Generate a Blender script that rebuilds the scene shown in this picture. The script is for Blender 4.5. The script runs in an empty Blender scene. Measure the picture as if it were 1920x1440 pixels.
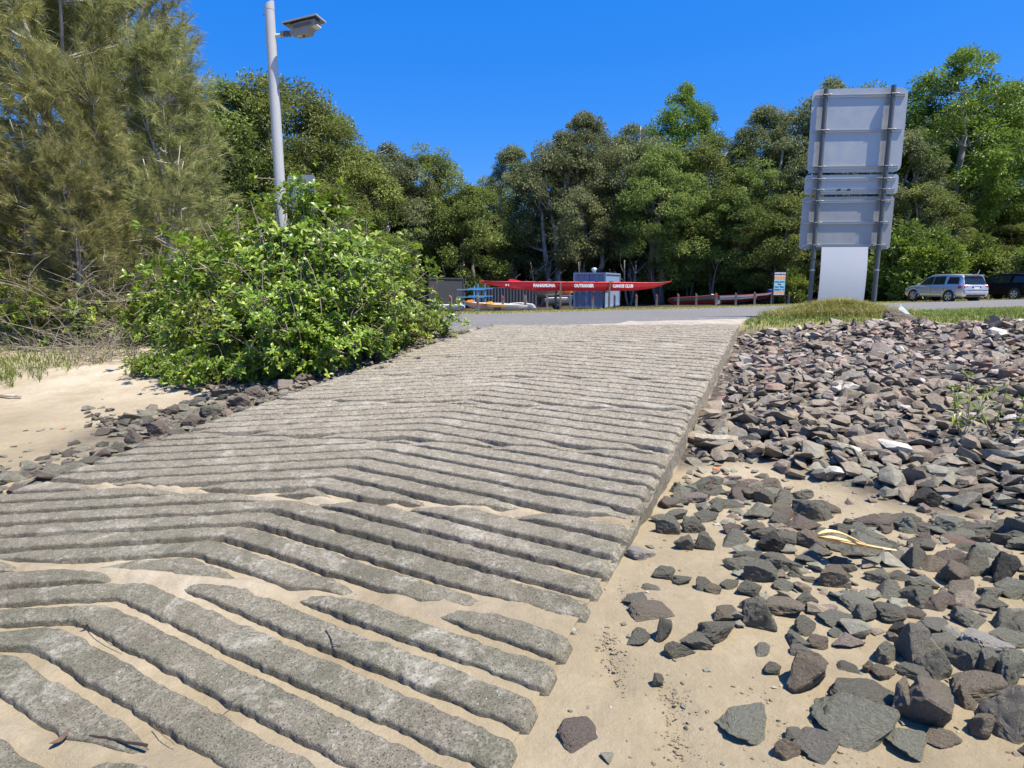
import bpy, bmesh, math, random
import numpy as np
from mathutils import Vector, Matrix, noise as mnoise
R = math.radians
rng = np.random.default_rng(7)
random.seed(7)
SC = bpy.context.scene
COL = SC.collection

# ---------------------------------------------------------------- camera, sky, sun, exposure
F_PX = 1150.0
V_HOR = 530.0
EYE = 1.6
PITCH = math.atan((720 - V_HOR) / F_PX)
cam_d = bpy.data.cameras.new('camera')
cam_d.sensor_width = 36.0
cam_d.lens = 36.0 * F_PX / 1920.0
cam_d.clip_start = 0.05
cam_d.clip_end = 2000
cam = bpy.data.objects.new('camera', cam_d)
cam.location = (0, 0, EYE)
cam.rotation_euler = (math.pi / 2 - PITCH, 0, 0)
COL.objects.link(cam)
SC.camera = cam

SUN_EL, SUN_AZ = R(65), R(64)            # azimuth from -Y towards +X
sun_dir = Vector((math.sin(SUN_AZ) * math.cos(SUN_EL), -math.cos(SUN_AZ) * math.cos(SUN_EL), math.sin(SUN_EL)))
world = bpy.data.worlds.new('World')
SC.world = world
world.use_nodes = True
wn = world.node_tree
wn.nodes.clear()
sky = wn.nodes.new('ShaderNodeTexSky')
sky.sky_type = 'NISHITA'
sky.sun_disc = False
sky.sun_elevation = SUN_EL
sky.sun_rotation = math.pi - SUN_AZ      # clockwise from +Y
sky.altitude = 0
sky.air_density = 1.0
sky.dust_density = 0.7
sky.ozone_density = 4.0
hsv = wn.nodes.new('ShaderNodeHueSaturation')
hsv.inputs['Saturation'].default_value = 1.36
bg = wn.nodes.new('ShaderNodeBackground')
bg.inputs['Strength'].default_value = 0.088
wo = wn.nodes.new('ShaderNodeOutputWorld')
wn.links.new(sky.outputs[0], hsv.inputs['Color'])
even = wn.nodes.new('ShaderNodeMix')      # clear dry air: evens the gradient of the whole dome
even.data_type = 'RGBA'
even.inputs[0].default_value = 0.50
even.inputs[7].default_value = (0.0, 1.70, 7.8, 1)
wn.links.new(hsv.outputs[0], even.inputs[6])
wn.links.new(even.outputs[2], bg.inputs[0])
wn.links.new(bg.outputs[0], wo.inputs[0])

sl = bpy.data.lights.new('sun', 'SUN')
sl.energy = 4.9
sl.angle = R(0.53)
sl.color = (1.0, 0.925, 0.80)
so = bpy.data.objects.new('sun', sl)
so.rotation_euler = sun_dir.to_track_quat('Z', 'Y').to_euler()
so.location = (20, -20, 40)
COL.objects.link(so)

SC.view_settings.view_transform = 'Standard'
SC.view_settings.look = 'None'
SC.view_settings.gamma = 1
SC.view_settings.exposure = 0.80
try:
    SC.view_settings.use_curve_mapping = False
except Exception:
    pass
SC.cycles.max_bounces = 6
SC.cycles.transparent_max_bounces = 6
SC.cycles.use_denoising = True

# ---------------------------------------------------------------- place geometry
HEAD = R(24.0)
SH, CH = math.sin(HEAD), math.cos(HEAD)
SLOPE = 0.09125
CP, SP = math.cos(PITCH), math.sin(PITCH)
W_R, W_L, W_C = -0.69, -4.76, -2.78       # ramp edges and chevron spine
SKEW = 0.2                                 # joints run a little askew across the ramp
T_END = 10.75
JOINTS = [0.16, 1.33, 2.30, 3.29, 4.40, 5.50, 6.60, 7.70, 8.80, T_END]


def ray(u, v):
    xc, yc = (u - 960) / F_PX, (720 - v) / F_PX
    return xc, CP + SP * yc, -SP + CP * yc


def P(u, v, Y):
    """point seen at photo pixel u, v that lies Y metres ahead"""
    x, y, z = ray(u, v)
    k = Y / y
    return Vector((x * k, Y, EYE + z * k))


def tw(x, y):
    return x * SH + y * CH, x * CH - y * SH


def xy(t, w):
    return t * SH + w * CH, t * CH - w * SH


def sstep(a, b, x):
    q = np.clip((x - a) / (b - a), 0, 1)
    return q * q * (3 - 2 * q)


def z_road(x, y):
    yy = np.minimum(y, 52.0)
    xp = np.clip(x, 0, 60)
    return 0.93 - 0.036 * (yy - 10.5) + 0.014 * np.clip(x, -40, 60) + 0.00022 * xp * xp


def z_plane(x, y):
    """ramp plane eased into the road at its top"""
    t, w = tw(x, y)
    a = SLOPE * np.maximum(t, -3)
    b = z_road(x, y)
    k = 0.22
    h = np.clip(0.5 + 0.5 * (b - a) / k, 0, 1)
    return b * (1 - h) + a * h - k * h * (1 - h)


_perm = np.random.default_rng(3).permutation(512)


def vnoise(x, y, seed=0):
    """cheap smooth value noise for arrays, about -1..1"""
    x = np.asarray(x, float) + seed * 17.13
    y = np.asarray(y, float) - seed * 9.71
    xi, yi = np.floor(x).astype(int), np.floor(y).astype(int)
    fx, fy = x - xi, y - yi
    fx, fy = fx * fx * (3 - 2 * fx), fy * fy * (3 - 2 * fy)

    def h(i, j):
        return _perm[(_perm[i % 512] + j) % 512] / 255.5 - 1
    return (h(xi, yi) * (1 - fx) + h(xi + 1, yi) * fx) * (1 - fy) + (h(xi, yi + 1) * (1 - fx) + h(xi + 1, yi + 1) * fx) * fy


def fbm(x, y, seed=0, o=3):
    s, a = 0, 1
    for i in range(o):
        s = s + a * vnoise(np.asarray(x) * 2 ** i, np.asarray(y) * 2 ** i, seed + i)
        a *= 0.5
    return s / 1.75


PITS = [(1140, 1215, .055, .028), (1152, 1255, .055, .026), (1262, 1328, .07, .022), (1275, 1405, .06, .016), (1330, 1030, .16, .01), (1180, 1330, .12, -.01), (1700, 1395, .09, .012)]


def ground_off(x, y):
    t, w = tw(x, y)
    tp = t - SKEW * (w - W_R)
    low = sstep(2.3, 4.6, t) * (1 - sstep(9.6, 11.0, t))
    right = -(0.038 + 0.17 * low)
    left = -0.07 - 0.05 * low
    o = np.where(w > W_C, right, left)
    inside = (w > W_L - .02) & (w < W_R - 0.12) & (tp < T_END + .02) & (t > -1)
    und = 0.0022 * fbm(x * 34, y * 34, 6, 2) + 0.035 * fbm(x * .9, y * .9, 4) + 0.012 * fbm(x * 3.1, y * 3.1, 9, 2) + 0.004 * fbm(x * 11, y * 11, 5, 2)
    fade = 1 - sstep(10.0, 12.0, y)
    edge = np.minimum(np.abs(w - W_R), np.abs(w - W_L))
    o = o + und * fade * (0.25 + 0.75 * sstep(0, .5, edge))
    for u, v, rad, dep in PITS:
        rx, ry, rz = ray(u, v)
        k = EYE / (SLOPE * (rx * SH + ry * CH) - rz)
        d2 = ((x - rx * k) ** 2 + (y - ry * k) ** 2) / rad ** 2
        o = o - dep * np.exp(-d2) * (1 + 1.3 * fbm(x * 38, y * 38, 2, 2))
    return np.where(inside, -0.3, o)


def zg(x, y):
    return z_plane(x, y) + ground_off(x, y)


def zgs(x, y):
    return float(zg(np.array([x], float), np.array([y], float))[0])


def G(u, v):
    """ground point seen at photo pixel u, v"""
    rx, ry, rz = ray(u, v)
    ks = np.geomspace(1.2, 120, 900)
    zz = EYE + rz * ks
    gz = z_plane(rx * ks, ry * ks) - .05
    i = int(np.argmax(zz < gz))
    if i == 0:
        i = len(ks) - 1
    k = ks[i]
    return rx * k, ry * k


# ---------------------------------------------------------------- helpers
def link(o):
    COL.objects.link(o)
    return o


def thing(name, label, cat, loc=(0, 0, 0), rotz=0.0, group=None, kind=None):
    o = bpy.data.objects.new(name, None)
    o.empty_display_size = 0.2
    o.location = loc
    o.rotation_euler = (0, 0, rotz)
    link(o)
    return tag(o, label, cat, group, kind)


def tag(o, label=None, cat=None, group=None, kind=None):
    if label:
        o['label'] = label
    if cat:
        o['category'] = cat
    if group:
        o['group'] = group
    if kind:
        o['kind'] = kind
    return o


def raw_mesh(name, V, F, mats, smooth=False, attrs=None, midx=None):
    V = np.asarray(V, dtype=np.float32).reshape(-1, 3)
    me = bpy.data.meshes.new(name)
    if isinstance(F, list) and len(F) and isinstance(F[0], np.ndarray):      # arrays of mixed polygon sizes
        cnt = np.concatenate([np.full(len(f), f.shape[1], dtype=np.int32) for f in F])
        loops = np.concatenate([f.astype(np.int32).ravel() for f in F])
    elif isinstance(F, np.ndarray):
        cnt = np.full(len(F), F.shape[1], dtype=np.int32)
        loops = F.astype(np.int32).ravel()
    else:
        cnt = np.array([len(f) for f in F], dtype=np.int32)
        loops = np.fromiter((i for f in F for i in f), dtype=np.int32)
    me.vertices.add(len(V))
    me.vertices.foreach_set('co', V.ravel())
    me.loops.add(len(loops))
    me.loops.foreach_set('vertex_index', loops)
    me.polygons.add(len(cnt))
    st = np.zeros(len(cnt), dtype=np.int32)
    st[1:] = np.cumsum(cnt)[:-1]
    me.polygons.foreach_set('loop_start', st)
    me.polygons.foreach_set('loop_total', cnt)
    me.polygons.foreach_set('use_smooth', np.full(len(cnt), bool(smooth)))
    if midx is not None:
        me.polygons.foreach_set('material_index', np.asarray(midx, dtype=np.int32))
    for n, a in (attrs or {}).items():
        a = np.asarray(a, dtype=np.float32)
        if a.ndim == 1:
            at = me.attributes.new(n, 'FLOAT', 'POINT')
            at.data.foreach_set('value', a)
        else:
            at = me.attributes.new(n, 'FLOAT_COLOR', 'POINT')
            if a.shape[1] == 3:
                a = np.hstack([a, np.ones((len(a), 1), np.float32)])
            at.data.foreach_set('color', a.ravel())
    for m in (mats if isinstance(mats, (list, tuple)) else [mats]):
        me.materials.append(m)
    me.update(calc_edges=True)
    return me


def obj(name, me, parent=None, loc=None, rot=None, scale=None):
    o = bpy.data.objects.new(name, me)
    if parent is not None:
        o.parent = parent
    if loc is not None:
        o.location = loc
    if rot is not None:
        o.rotation_euler = rot
    if scale is not None:
        o.scale = scale
    return link(o)


class MB:
    """collects boxes, tubes and lofts into one mesh"""

    def __init__(self):
        self.V, self.F = [], []

    def add(self, V, F):
        n = len(self.V)
        self.V += [tuple(v) for v in V]
        self.F += [tuple(i + n for i in f) for f in F]
        return self

    def box(self, c, s, rot=None, bev=0.0):
        x, y, z = (q / 2 for q in s)
        if bev <= 0:
            V = [Vector((i * x, j * y, k * z)) for k in (-1, 1) for j in (-1, 1) for i in (-1, 1)]
            Fs = [(0, 2, 3, 1), (4, 5, 7, 6), (0, 1, 5, 4), (2, 6, 7, 3), (0, 4, 6, 2), (1, 3, 7, 5)]
        else:
            bm = bmesh.new()
            bmesh.ops.create_cube(bm, size=1)
            bmesh.ops.scale(bm, vec=s, verts=bm.verts)
            bmesh.ops.bevel(bm, geom=bm.edges[:], offset=bev, segments=2, affect='EDGES', profile=.6)
            bm.verts.index_update()
            V = [v.co.copy() for v in bm.verts]
            Fs = [[v.index for v in f.verts] for f in bm.faces]
            bm.free()
        if rot is not None:
            V = [rot @ v for v in V]
        c = Vector(c)
        return self.add([v + c for v in V], Fs)

    def tube(self, pts, rad, n=8, caps=True):
        pts = [Vector(p) for p in pts]
        if not hasattr(rad, '__len__'):
            rad = [rad] * len(pts)
        V, Fs = [], []
        up = Vector((0.013, 0.02, 1))
        for i, p in enumerate(pts):
            d = (pts[min(i + 1, len(pts) - 1)] - pts[max(i - 1, 0)]).normalized()
            a = d.cross(up)
            if a.length < .15:
                a = d.cross(Vector((1, 0.02, 0.03)))
            a.normalize()
            b = d.cross(a)
            for k in range(n):
                q = 2 * math.pi * k / n
                V.append(p + (a * math.cos(q) + b * math.sin(q)) * rad[i])
        for i in range(len(pts) - 1):
            for k in range(n):
                k2 = (k + 1) % n
                Fs.append((i * n + k, i * n + k2, (i + 1) * n + k2, (i + 1) * n + k))
        if caps:
            Fs.append(tuple(range(n - 1, -1, -1)))
            Fs.append(tuple((len(pts) - 1) * n + k for k in range(n)))
        return self.add(V, Fs)

    def loft(self, rings, closed=True, caps=True):
        n = len(rings[0])
        V = [p for r in rings for p in r]
        Fs = []
        for i in range(len(rings) - 1):
            for k in range(n if closed else n - 1):
                k2 = (k + 1) % n
                Fs.append((i * n + k, i * n + k2, (i + 1) * n + k2, (i + 1) * n + k))
        if caps and closed:
            Fs.append(tuple(range(n - 1, -1, -1)))
            Fs.append(tuple((len(rings) - 1) * n + k for k in range(n)))
        return self.add(V, Fs)

    def prism(self, poly, y0, y1, ax=1):
        """polygon (a, b) extruded along axis ax"""
        def q(a, b, c):
            return [(c, a, b), (a, c, b), (a, b, c)][ax]
        n = len(poly)
        V = [q(a, b, y0) for a, b in poly] + [q(a, b, y1) for a, b in poly]
        Fs = [tuple(range(n)), tuple(range(2 * n - 1, n - 1, -1))]
        Fs += [(i, i + n, (i + 1) % n + n, (i + 1) % n) for i in range(n)]
        return self.add(V, Fs)

    def build(self, name, mat, parent=None, smooth=False, loc=None, rot=None, fixn=True):
        me = raw_mesh(name, self.V, self.F, mat, smooth)
        if fixn:
            bm = bmesh.new()
            bm.from_mesh(me)
            bmesh.ops.recalc_face_normals(bm, faces=bm.faces[:])
            bm.to_mesh(me)
            bm.free()
        if smooth:
            me.set_sharp_from_angle(angle=R(38))
        return obj(name, me, parent, loc, rot)


# ---------------------------------------------------------------- material helpers
class NT:
    def __init__(self, name):
        self.m = bpy.data.materials.new(name)
        self.m.use_nodes = True
        self.t = self.m.node_tree
        self.b = self.t.nodes['Principled BSDF']
        self.out = self.t.nodes['Material Output']
        self._co = None

    def n(self, typ, **kw):
        nd = self.t.nodes.new(typ)
        for k, v in kw.items():
            if k.startswith('i_'):
                k = k[2:]
                k = int(k) if k.isdigit() else k.replace('_', ' ')
                self.set(nd.inputs[k], v)
            else:
                setattr(nd, k, v)
        return nd

    def set(self, sock, v):
        if hasattr(v, 'is_output'):
            self.t.links.new(v, sock)
        elif isinstance(v, (tuple, list)) and len(v) == 3 and sock.type == 'RGBA':
            sock.default_value = (*v, 1)
        else:
            sock.default_value = v

    def co(self):
        if self._co is None:
            self._co = self.n('ShaderNodeTexCoord').outputs['Object']
        return self._co

    def noise(self, scale, detail=4, rough=.6, co=None, dist=0):
        return self.n('ShaderNodeTexNoise', i_Vector=co or self.co(), i_Scale=scale, i_Detail=detail, i_Roughness=rough, i_Distortion=dist).outputs['Fac']

    def voro(self, scale, out='Distance', co=None, feature='F1'):
        return self.n('ShaderNodeTexVoronoi', feature=feature, i_Vector=co or self.co(), i_Scale=scale).outputs[out]

    def ramp(self, fac, stops):
        r = self.n('ShaderNodeValToRGB')
        self.set(r.inputs[0], fac)
        el = r.color_ramp.elements
        while len(el) < len(stops):
            el.new(.5)
        for e, (p, c) in zip(el, stops):
            e.position = p
            e.color = (*c, 1) if isinstance(c, (tuple, list)) else (c, c, c, 1)
        return r.outputs[0]

    def mix(self, fac, a, b, mode='MIX'):
        x = self.n('ShaderNodeMix', data_type='RGBA', blend_type=mode)
        self.set(x.inputs[0], fac)
        self.set(x.inputs[6], a)
        self.set(x.inputs[7], b)
        return x.outputs[2]

    def math(self, op, a, b=0.0, clamp=False):
        x = self.n('ShaderNodeMath', operation=op, use_clamp=clamp)
        self.set(x.inputs[0], a)
        self.set(x.inputs[1], b)
        return x.outputs[0]

    def attr(self, name, out='Fac'):
        return self.n('ShaderNodeAttribute', attribute_name=name).outputs[out]

    def bump(self, h, strength=.5, dist=.01):
        return self.n('ShaderNodeBump', i_Height=h, i_Strength=strength, i_Distance=dist).outputs[0]

    def done(self, color=None, rough=.8, normal=None, metal=0, spec=None):
        if color is not None:
            self.set(self.b.inputs['Base Color'], color)
        self.set(self.b.inputs['Roughness'], rough)
        self.set(self.b.inputs['Metallic'], metal)
        if normal is not None:
            self.set(self.b.inputs['Normal'], normal)
        if spec is not None:
            self.b.inputs['Specular IOR Level'].default_value = spec
        return self.m


def paint(name, c, rough=.45, metal=0, var=.12, scale=3.0, bump=0.0, spec=None):
    m = NT(name)
    n = m.noise(scale, 5)
    col = m.mix(n, tuple(q * (1 - var) for q in c), tuple(min(1, q * (1 + var)) for q in c))
    nr = m.bump(m.noise(scale * 14, 3), bump, .003) if bump else None
    return m.done(col, m.ramp(m.noise(scale * 2, 3), [(.3, max(0, rough - .08)), (.7, min(1, rough + .08))]), nr, metal, spec)


def leaf_mat(name, dark, light, yellow, rough=.5, trans=.25, spec=.4):
    m = NT(name)
    a = m.attr('shade')
    oi = m.n('ShaderNodeObjectInfo').outputs['Random']
    c = m.ramp(a, [(0, dark), (.6, light), (1, yellow)])
    h = m.n('ShaderNodeHueSaturation')
    m.set(h.inputs['Color'], c)
    m.set(h.inputs['Hue'], m.math('ADD', m.math('MULTIPLY', oi, .035), .482))
    m.set(h.inputs['Value'], m.math('ADD', m.math('MULTIPLY', oi, .3), .85))
    m.done(h.outputs[0], rough, spec=spec)
    tr = m.n('ShaderNodeBsdfTranslucent')
    m.set(tr.inputs['Color'], m.mix(.5, h.outputs[0], light))
    mx = m.n('ShaderNodeMixShader')
    mx.inputs[0].default_value = trans
    m.t.links.new(m.b.outputs[0], mx.inputs[1])
    m.t.links.new(tr.outputs[0], mx.inputs[2])
    m.t.links.new(mx.outputs[0], m.out.inputs[0])
    return m.m


# ---------------------------------------------------------------- materials
def mat_concrete():
    m = NT('weathered_concrete')
    tt = m.attr('along')
    big = m.noise(1.5, 6, .65, dist=.4)
    base = m.mix(m.ramp(big, [(.38, 0.), (.62, 1.)]), (.140, .127, .096), (.222, .202, .158))
    # grey-green film of algae low on the ramp
    alg = m.ramp(m.noise(2.9, 5, .6), [(.42, 0.), (.60, 1.)])
    base = m.mix(m.math('MULTIPLY', alg, m.ramp(tt, [(.14, .85), (.36, .15)])), base, (.122, .123, .086))
    # bleached upper ramp with the mortar worn off the stones
    upper = m.ramp(m.math('ADD', tt, m.math('MULTIPLY', m.noise(1.1, 4), .14)), [(.30, 0.), (.62, .85)])
    base = m.mix(upper, base, m.mix(m.ramp(m.noise(38, 6, .85), [(.42, 0.), (.58, 1.)]), (.125, .108, .082), (.450, .408, .330)))
    # fine grain
    base = m.mix(.85, base, m.mix(m.ramp(m.noise(150, 5, .8), [(.36, 0.), (.64, 1.)]), (.13, .125, .11), (.88, .86, .83)), 'OVERLAY')
    base = m.mix(m.math('MULTIPLY', m.ramp(m.noise(17, 6, .75), [(.50, 0.), (.64, 1.)]), .45), base, (.085, .077, .058))
    # exposed stones, here and there
    st = m.ramp(m.n('ShaderNodeSeparateColor', i_Color=m.voro(80, 'Color')).outputs[0], [(0, (.08, .075, .062)), (.4, (.21, .19, .15)), (.75, (.36, .33, .265)), (1, (.48, .445, .37))])
    base = m.mix(m.math('MULTIPLY', m.ramp(m.noise(7, 5, .7), [(.46, .04), (.62, .5)]), .8), base, st)
    # ragged pale patches of salt and dry sand
    pale = m.ramp(m.noise(3.1, 10, .78, dist=.7), [(.53, 0.), (.63, 1.)])
    grit = m.ramp(m.noise(46, 6, .8), [(.40, .15), (.60, 1.)])
    base = m.mix(m.math('MULTIPLY', m.math('MULTIPLY', pale, grit), .72), base, (.47, .437, .362))
    # small dark pits and white shell scars
    pit = m.ramp(m.voro(62), [(.10, 1.), (.20, 0.)])
    base = m.mix(m.math('MULTIPLY', m.math('MULTIPLY', pit, m.ramp(m.noise(11, 4), [(.42, 0.), (.6, 1.)])), .75), base, (.055, .050, .040))
    scar = m.ramp(m.voro(33), [(.07, 1.), (.11, 0.)])
    base = m.mix(m.math('MULTIPLY', m.math('MULTIPLY', scar, m.ramp(m.noise(5, 4), [(.48, 0.), (.62, 1.)])), .85), base, (.55, .52, .45))
    hgt = m.math('ADD', m.math('MULTIPLY', m.noise(110, 5, .75), .7), m.math('MULTIPLY', pit, -.8))
    return m.done(base, .93, m.bump(hgt, 1.0, .010), spec=.25)


def mat_sand():
    m = NT('beach_sand_and_verge')
    co = m.co()
    n1 = m.noise(.9, 5)
    n2 = m.noise(6, 6, .7)
    sand = m.mix(m.ramp(n1, [(.35, 0.), (.65, 1.)]), (.262, .222, .146), (.368, .314, .214))
    sand = m.mix(m.math('MULTIPLY', m.ramp(n2, [(.4, 0.), (.7, 1.)]), .35), sand, (.44, .375, .275))
    dry = m.mix(m.ramp(m.noise(1.7, 6, .7), [(.36, 0.), (.6, 1.)]), (.355, .30, .215), (.50, .45, .355))
    sand = m.mix(m.attr('dry'), sand, dry)
    mott = m.ramp(m.noise(22, 6, .75), [(.38, 0.), (.62, 1.)])
    sand = m.mix(m.math('MULTIPLY', mott, .30), sand, (.235, .187, .122))
    speck = m.ramp(m.voro(110, 'Distance'), [(.0, 1.), (.16, 0.)])
    sand = m.mix(m.math('MULTIPLY', speck, m.ramp(m.noise(3, 3), [(.46, 0.), (.66, .75)])), sand, (.14, .11, .08))
    grain = m.noise(700, 2, .8)
    sand = m.mix(.18, sand, m.mix(grain, (.15, .12, .08), (.9, .8, .65)), 'OVERLAY')
    dirt = m.mix(m.ramp(m.noise(2, 6, .75), [(.35, 0.), (.65, 1.)]), (.23, .20, .165), (.45, .40, .33))
    dirt = m.mix(m.ramp(m.voro(30, 'Color'), [(.3, .0), (.9, .4)]), dirt, (.55, .5, .43))
    grass = m.mix(m.ramp(m.noise(1.3, 6, .7), [(.35, 0.), (.65, 1.)]), (.11, .125, .035), (.30, .26, .11))
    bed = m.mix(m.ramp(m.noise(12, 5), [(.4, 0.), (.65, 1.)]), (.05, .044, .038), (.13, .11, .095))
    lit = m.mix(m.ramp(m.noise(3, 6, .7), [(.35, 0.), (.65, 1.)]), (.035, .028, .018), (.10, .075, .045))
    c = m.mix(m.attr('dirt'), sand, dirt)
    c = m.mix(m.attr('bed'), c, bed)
    c = m.mix(m.attr('grass'), c, grass)
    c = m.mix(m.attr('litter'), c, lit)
    h = m.math('ADD', m.noise(55, 6, .8), m.math('MULTIPLY', m.noise(7, 4), 1.8))
    return m.done(c, .95, m.bump(h, .7, .016), spec=.2)


def mat_asphalt():
    m = NT('worn_asphalt')
    c = m.mix(m.ramp(m.noise(.35, 6, .7), [(.3, 0.), (.7, 1.)]), (.125, .120, .115), (.185, .175, .165))
    st = m.n('ShaderNodeSeparateColor', i_Color=m.voro(70, 'Color')).outputs[0]
    c = m.mix(.45, c, m.ramp(st, [(0, .06), (.6, .15), (1, .36)]))
    c = m.mix(m.math('MULTIPLY', m.ramp(m.noise(5, 3), [(.58, 0.), (.7, 1.)]), .35), c, (.34, .30, .24))
    return m.done(c, .9, m.bump(m.noise(120, 4), .6, .008), spec=.3)


def mat_rock(name, attr=False):
    m = NT(name)
    tint = m.attr('tint', 'Color') if attr else m.n('ShaderNodeObjectInfo').outputs['Color']
    rnd = m.n('ShaderNodeObjectInfo').outputs['Random']
    off = m.n('ShaderNodeVectorMath', operation='ADD')
    m.set(off.inputs[0], m.co())
    cmb = m.n('ShaderNodeCombineXYZ', i_X=m.math('MULTIPLY', rnd, 37.0), i_Y=m.math('MULTIPLY', rnd, 11.0), i_Z=0.0)
    m.set(off.inputs[1], cmb.outputs[0])
    co = off.outputs[0]
    s = 1.0 if attr else .42
    n1 = m.noise(26 * s, 6, .7, co)
    n2 = m.noise(9 * s, 4, .6, co)
    c = m.mix(m.ramp(n1, [(.35, 0.), (.65, 1.)]), m.mix(.32, tint, (.035, .034, .028)), m.mix(.26, tint, (.36, .34, .28)))
    rust = m.ramp(n2, [(.56, 0.), (.68, 1.)])
    c = m.mix(m.math('MULTIPLY', rust, .28), c, (.23, .16, .105))
    salt = m.ramp(m.math('ADD', m.noise(17 * s, 6, .8, co), m.math('MULTIPLY', m.noise(90 * s, 3, .6, co), .3)), [(.76, 0.), (.9, 1.)])
    c = m.mix(m.math('MULTIPLY', salt, .55), c, (.56, .53, .48))
    h = m.math('ADD', m.noise(60 * s, 6, .75, co), m.math('MULTIPLY', m.noise(16 * s, 3, .6, co), 1.2))
    return m.done(c, .82, m.bump(h, .8, .018 if attr else .06), spec=.3)


M = {}
M['concrete'] = mat_concrete()
M['sand'] = mat_sand()
M['asphalt'] = mat_asphalt()
M['rock'] = mat_rock('basalt_rock')
M['rubble'] = mat_rock('rubble_rock', True)
M['leaf_forest'] = leaf_mat('forest_leaf', (.078, .104, .024), (.225, .278, .064), (.400, .430, .120), .5, .32, .3)
M['leaf_grey'] = leaf_mat('greyish_leaf', (.088, .106, .044), (.245, .285, .115), (.400, .420, .200), .5, .32, .35)
M['leaf_bright'] = leaf_mat('lush_leaf', (.080, .122, .016), (.200, .285, .040), (.380, .440, .080), .45, .32, .35)
M['leaf_shrub'] = leaf_mat('shrub_leaf', (.095, .150, .014), (.215, .315, .030), (.400, .450, .060), .36, .28, .5)
M['needle'] = leaf_mat('oak_needle', (.140, .145, .052), (.340, .345, .125), (.560, .510, .205), .6, .3, .25)
M['blade'] = leaf_mat('grass_blade', (.160, .185, .045), (.370, .370, .115), (.600, .530, .250), .6, .3, .25)
M['blade_green'] = leaf_mat('green_blade', (.090, .130, .022), (.190, .240, .050), (.330, .320, .110), .55, .3, .25)


def mat_bark(name, a, b, sc=6):
    m = NT(name)
    st = m.n('ShaderNodeMapping', i_Vector=m.co())
    st.inputs['Scale'].default_value = (1, 1, .25)
    c = m.mix(m.ramp(m.noise(sc, 6, .7, st.outputs[0]), [(.35, 0.), (.65, 1.)]), a, b)
    return m.done(c, .9, m.bump(m.noise(sc * 4, 5, .7, st.outputs[0]), .7, .02), spec=.2)


M['bark_pale'] = mat_bark('pale_bark', (.27, .24, .20), (.62, .57, .50))
M['bark_grey'] = mat_bark('grey_bark', (.12, .105, .09), (.30, .27, .235), 9)
M['twig'] = mat_bark('bare_twig', (.20, .165, .125), (.42, .37, .30), 14)
M['alu'] = paint('weathered_aluminium', (.47, .475, .455), .46, .6, .06, 2.2, .02)
M['alu_b'] = paint('dulled_aluminium', (.37, .375, .36), .50, .55, .18, 3.0, .02)
M['galv'] = paint('galvanised_steel', (.115, .130, .128), .45, .25, .18, 9, .05)
M['pole'] = paint('satin_pole_metal', (.55, .535, .49), .30, .15, .05, 2)
M['lamp_body'] = paint('grey_lamp_casing', (.27, .275, .28), .5, .2, .1, 6)
M['solar'] = paint('dark_solar_glass', (.02, .025, .05), .15, 0, .2, 8)
M['led'] = paint('frosted_led_lens', (.62, .60, .54), .4, 0, .05, 9)
M['board'] = paint('white_board', (.58, .60, .63), .55, 0, .03, 1.5)
M['black'] = paint('black_plastic', (.018, .018, .02), .5, 0, .2, 7)
M['rubber'] = paint('tyre_rubber', (.022, .021, .02), .85, 0, .25, 15, .3)
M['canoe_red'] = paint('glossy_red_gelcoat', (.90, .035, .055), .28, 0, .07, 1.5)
M['canoe_shaded_red'] = paint('shade_dimmed_red_gelcoat', (.14, .006, .009), .5, 0, .15, 2)  # red darkened to stand for tree shade; also trims the bright canoe
M['white_gel'] = paint('white_gelcoat', (.74, .73, .69), .38, 0, .08, 2.5)
M['cream_gel'] = paint('cream_gelcoat', (.66, .62, .52), .4, 0, .1, 2.5)
M['orange_gel'] = paint('orange_gelcoat', (.72, .22, .035), .38, 0, .1, 3)
M['yellow_gel'] = paint('amber_gelcoat', (.75, .36, .04), .38, 0, .1, 3)
M['letter'] = paint('white_lettering', (.80, .80, .78), .5, 0, .02, 3)
M['navy'] = paint('navy_print', (.03, .035, .09), .5, 0, .05, 3)
M['box_blue'] = paint('faded_blue_container_paint', (.22, .32, .46), .55, .1, .16, 2.5, .15)
M['box_dark'] = paint('charcoal_container_paint', (.060, .062, .068), .55, .1, .22, 2.0, .15)
M['sheet_grey'] = paint('grey_fence_sheet', (.115, .115, .120), .5, .2, .14, 2.0)
M['rack_blue'] = paint('light_blue_rack_paint', (.10, .36, .66), .45, 0, .12, 5)
M['tarp_blue'] = paint('blue_tarp', (.03, .10, .42), .6, 0, .2, 5, .3)
M['cover_grey'] = paint('grey_boat_cover', (.34, .35, .36), .7, 0, .14, 5, .3)
M['cover_black'] = paint('black_boat_cover', (.035, .037, .042), .7, 0, .2, 5, .3)
M['timber'] = mat_bark('grey_timber', (.16, .145, .125), (.34, .31, .275), 8)
M['timber_brown'] = mat_bark('brown_timber', (.13, .095, .065), (.27, .215, .16), 8)
M['drift'] = mat_bark('bleached_driftwood', (.36, .29, .20), (.62, .54, .42), 12)
M['palm'] = mat_bark('dried_palm_sheath', (.50, .34, .13), (.78, .62, .36), 10)
M['reflector'] = paint('red_reflector', (.62, .03, .025), .3, 0, .05, 5)
M['silver'] = paint('silver_car_paint', (.56, .58, .60), .30, .55, .03, 1.0)
M['white_car'] = paint('white_car_paint', (.76, .76, .75), .3, 0, .03, 1.0)
M['black_car'] = paint('shade_deepened_black_paint', (.004, .004, .005), .6, 0, .1, 1.0, 0, .15)  # black paint, deepened and dulled to stand for tree shade
M['glass'] = paint('tinted_car_glass', (.012, .018, .026), .06, 0, .1, 1.0, 0, .6)
M['tail'] = paint('red_tail_lens', (.45, .012, .02), .2, 0, .05, 5)
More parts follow.
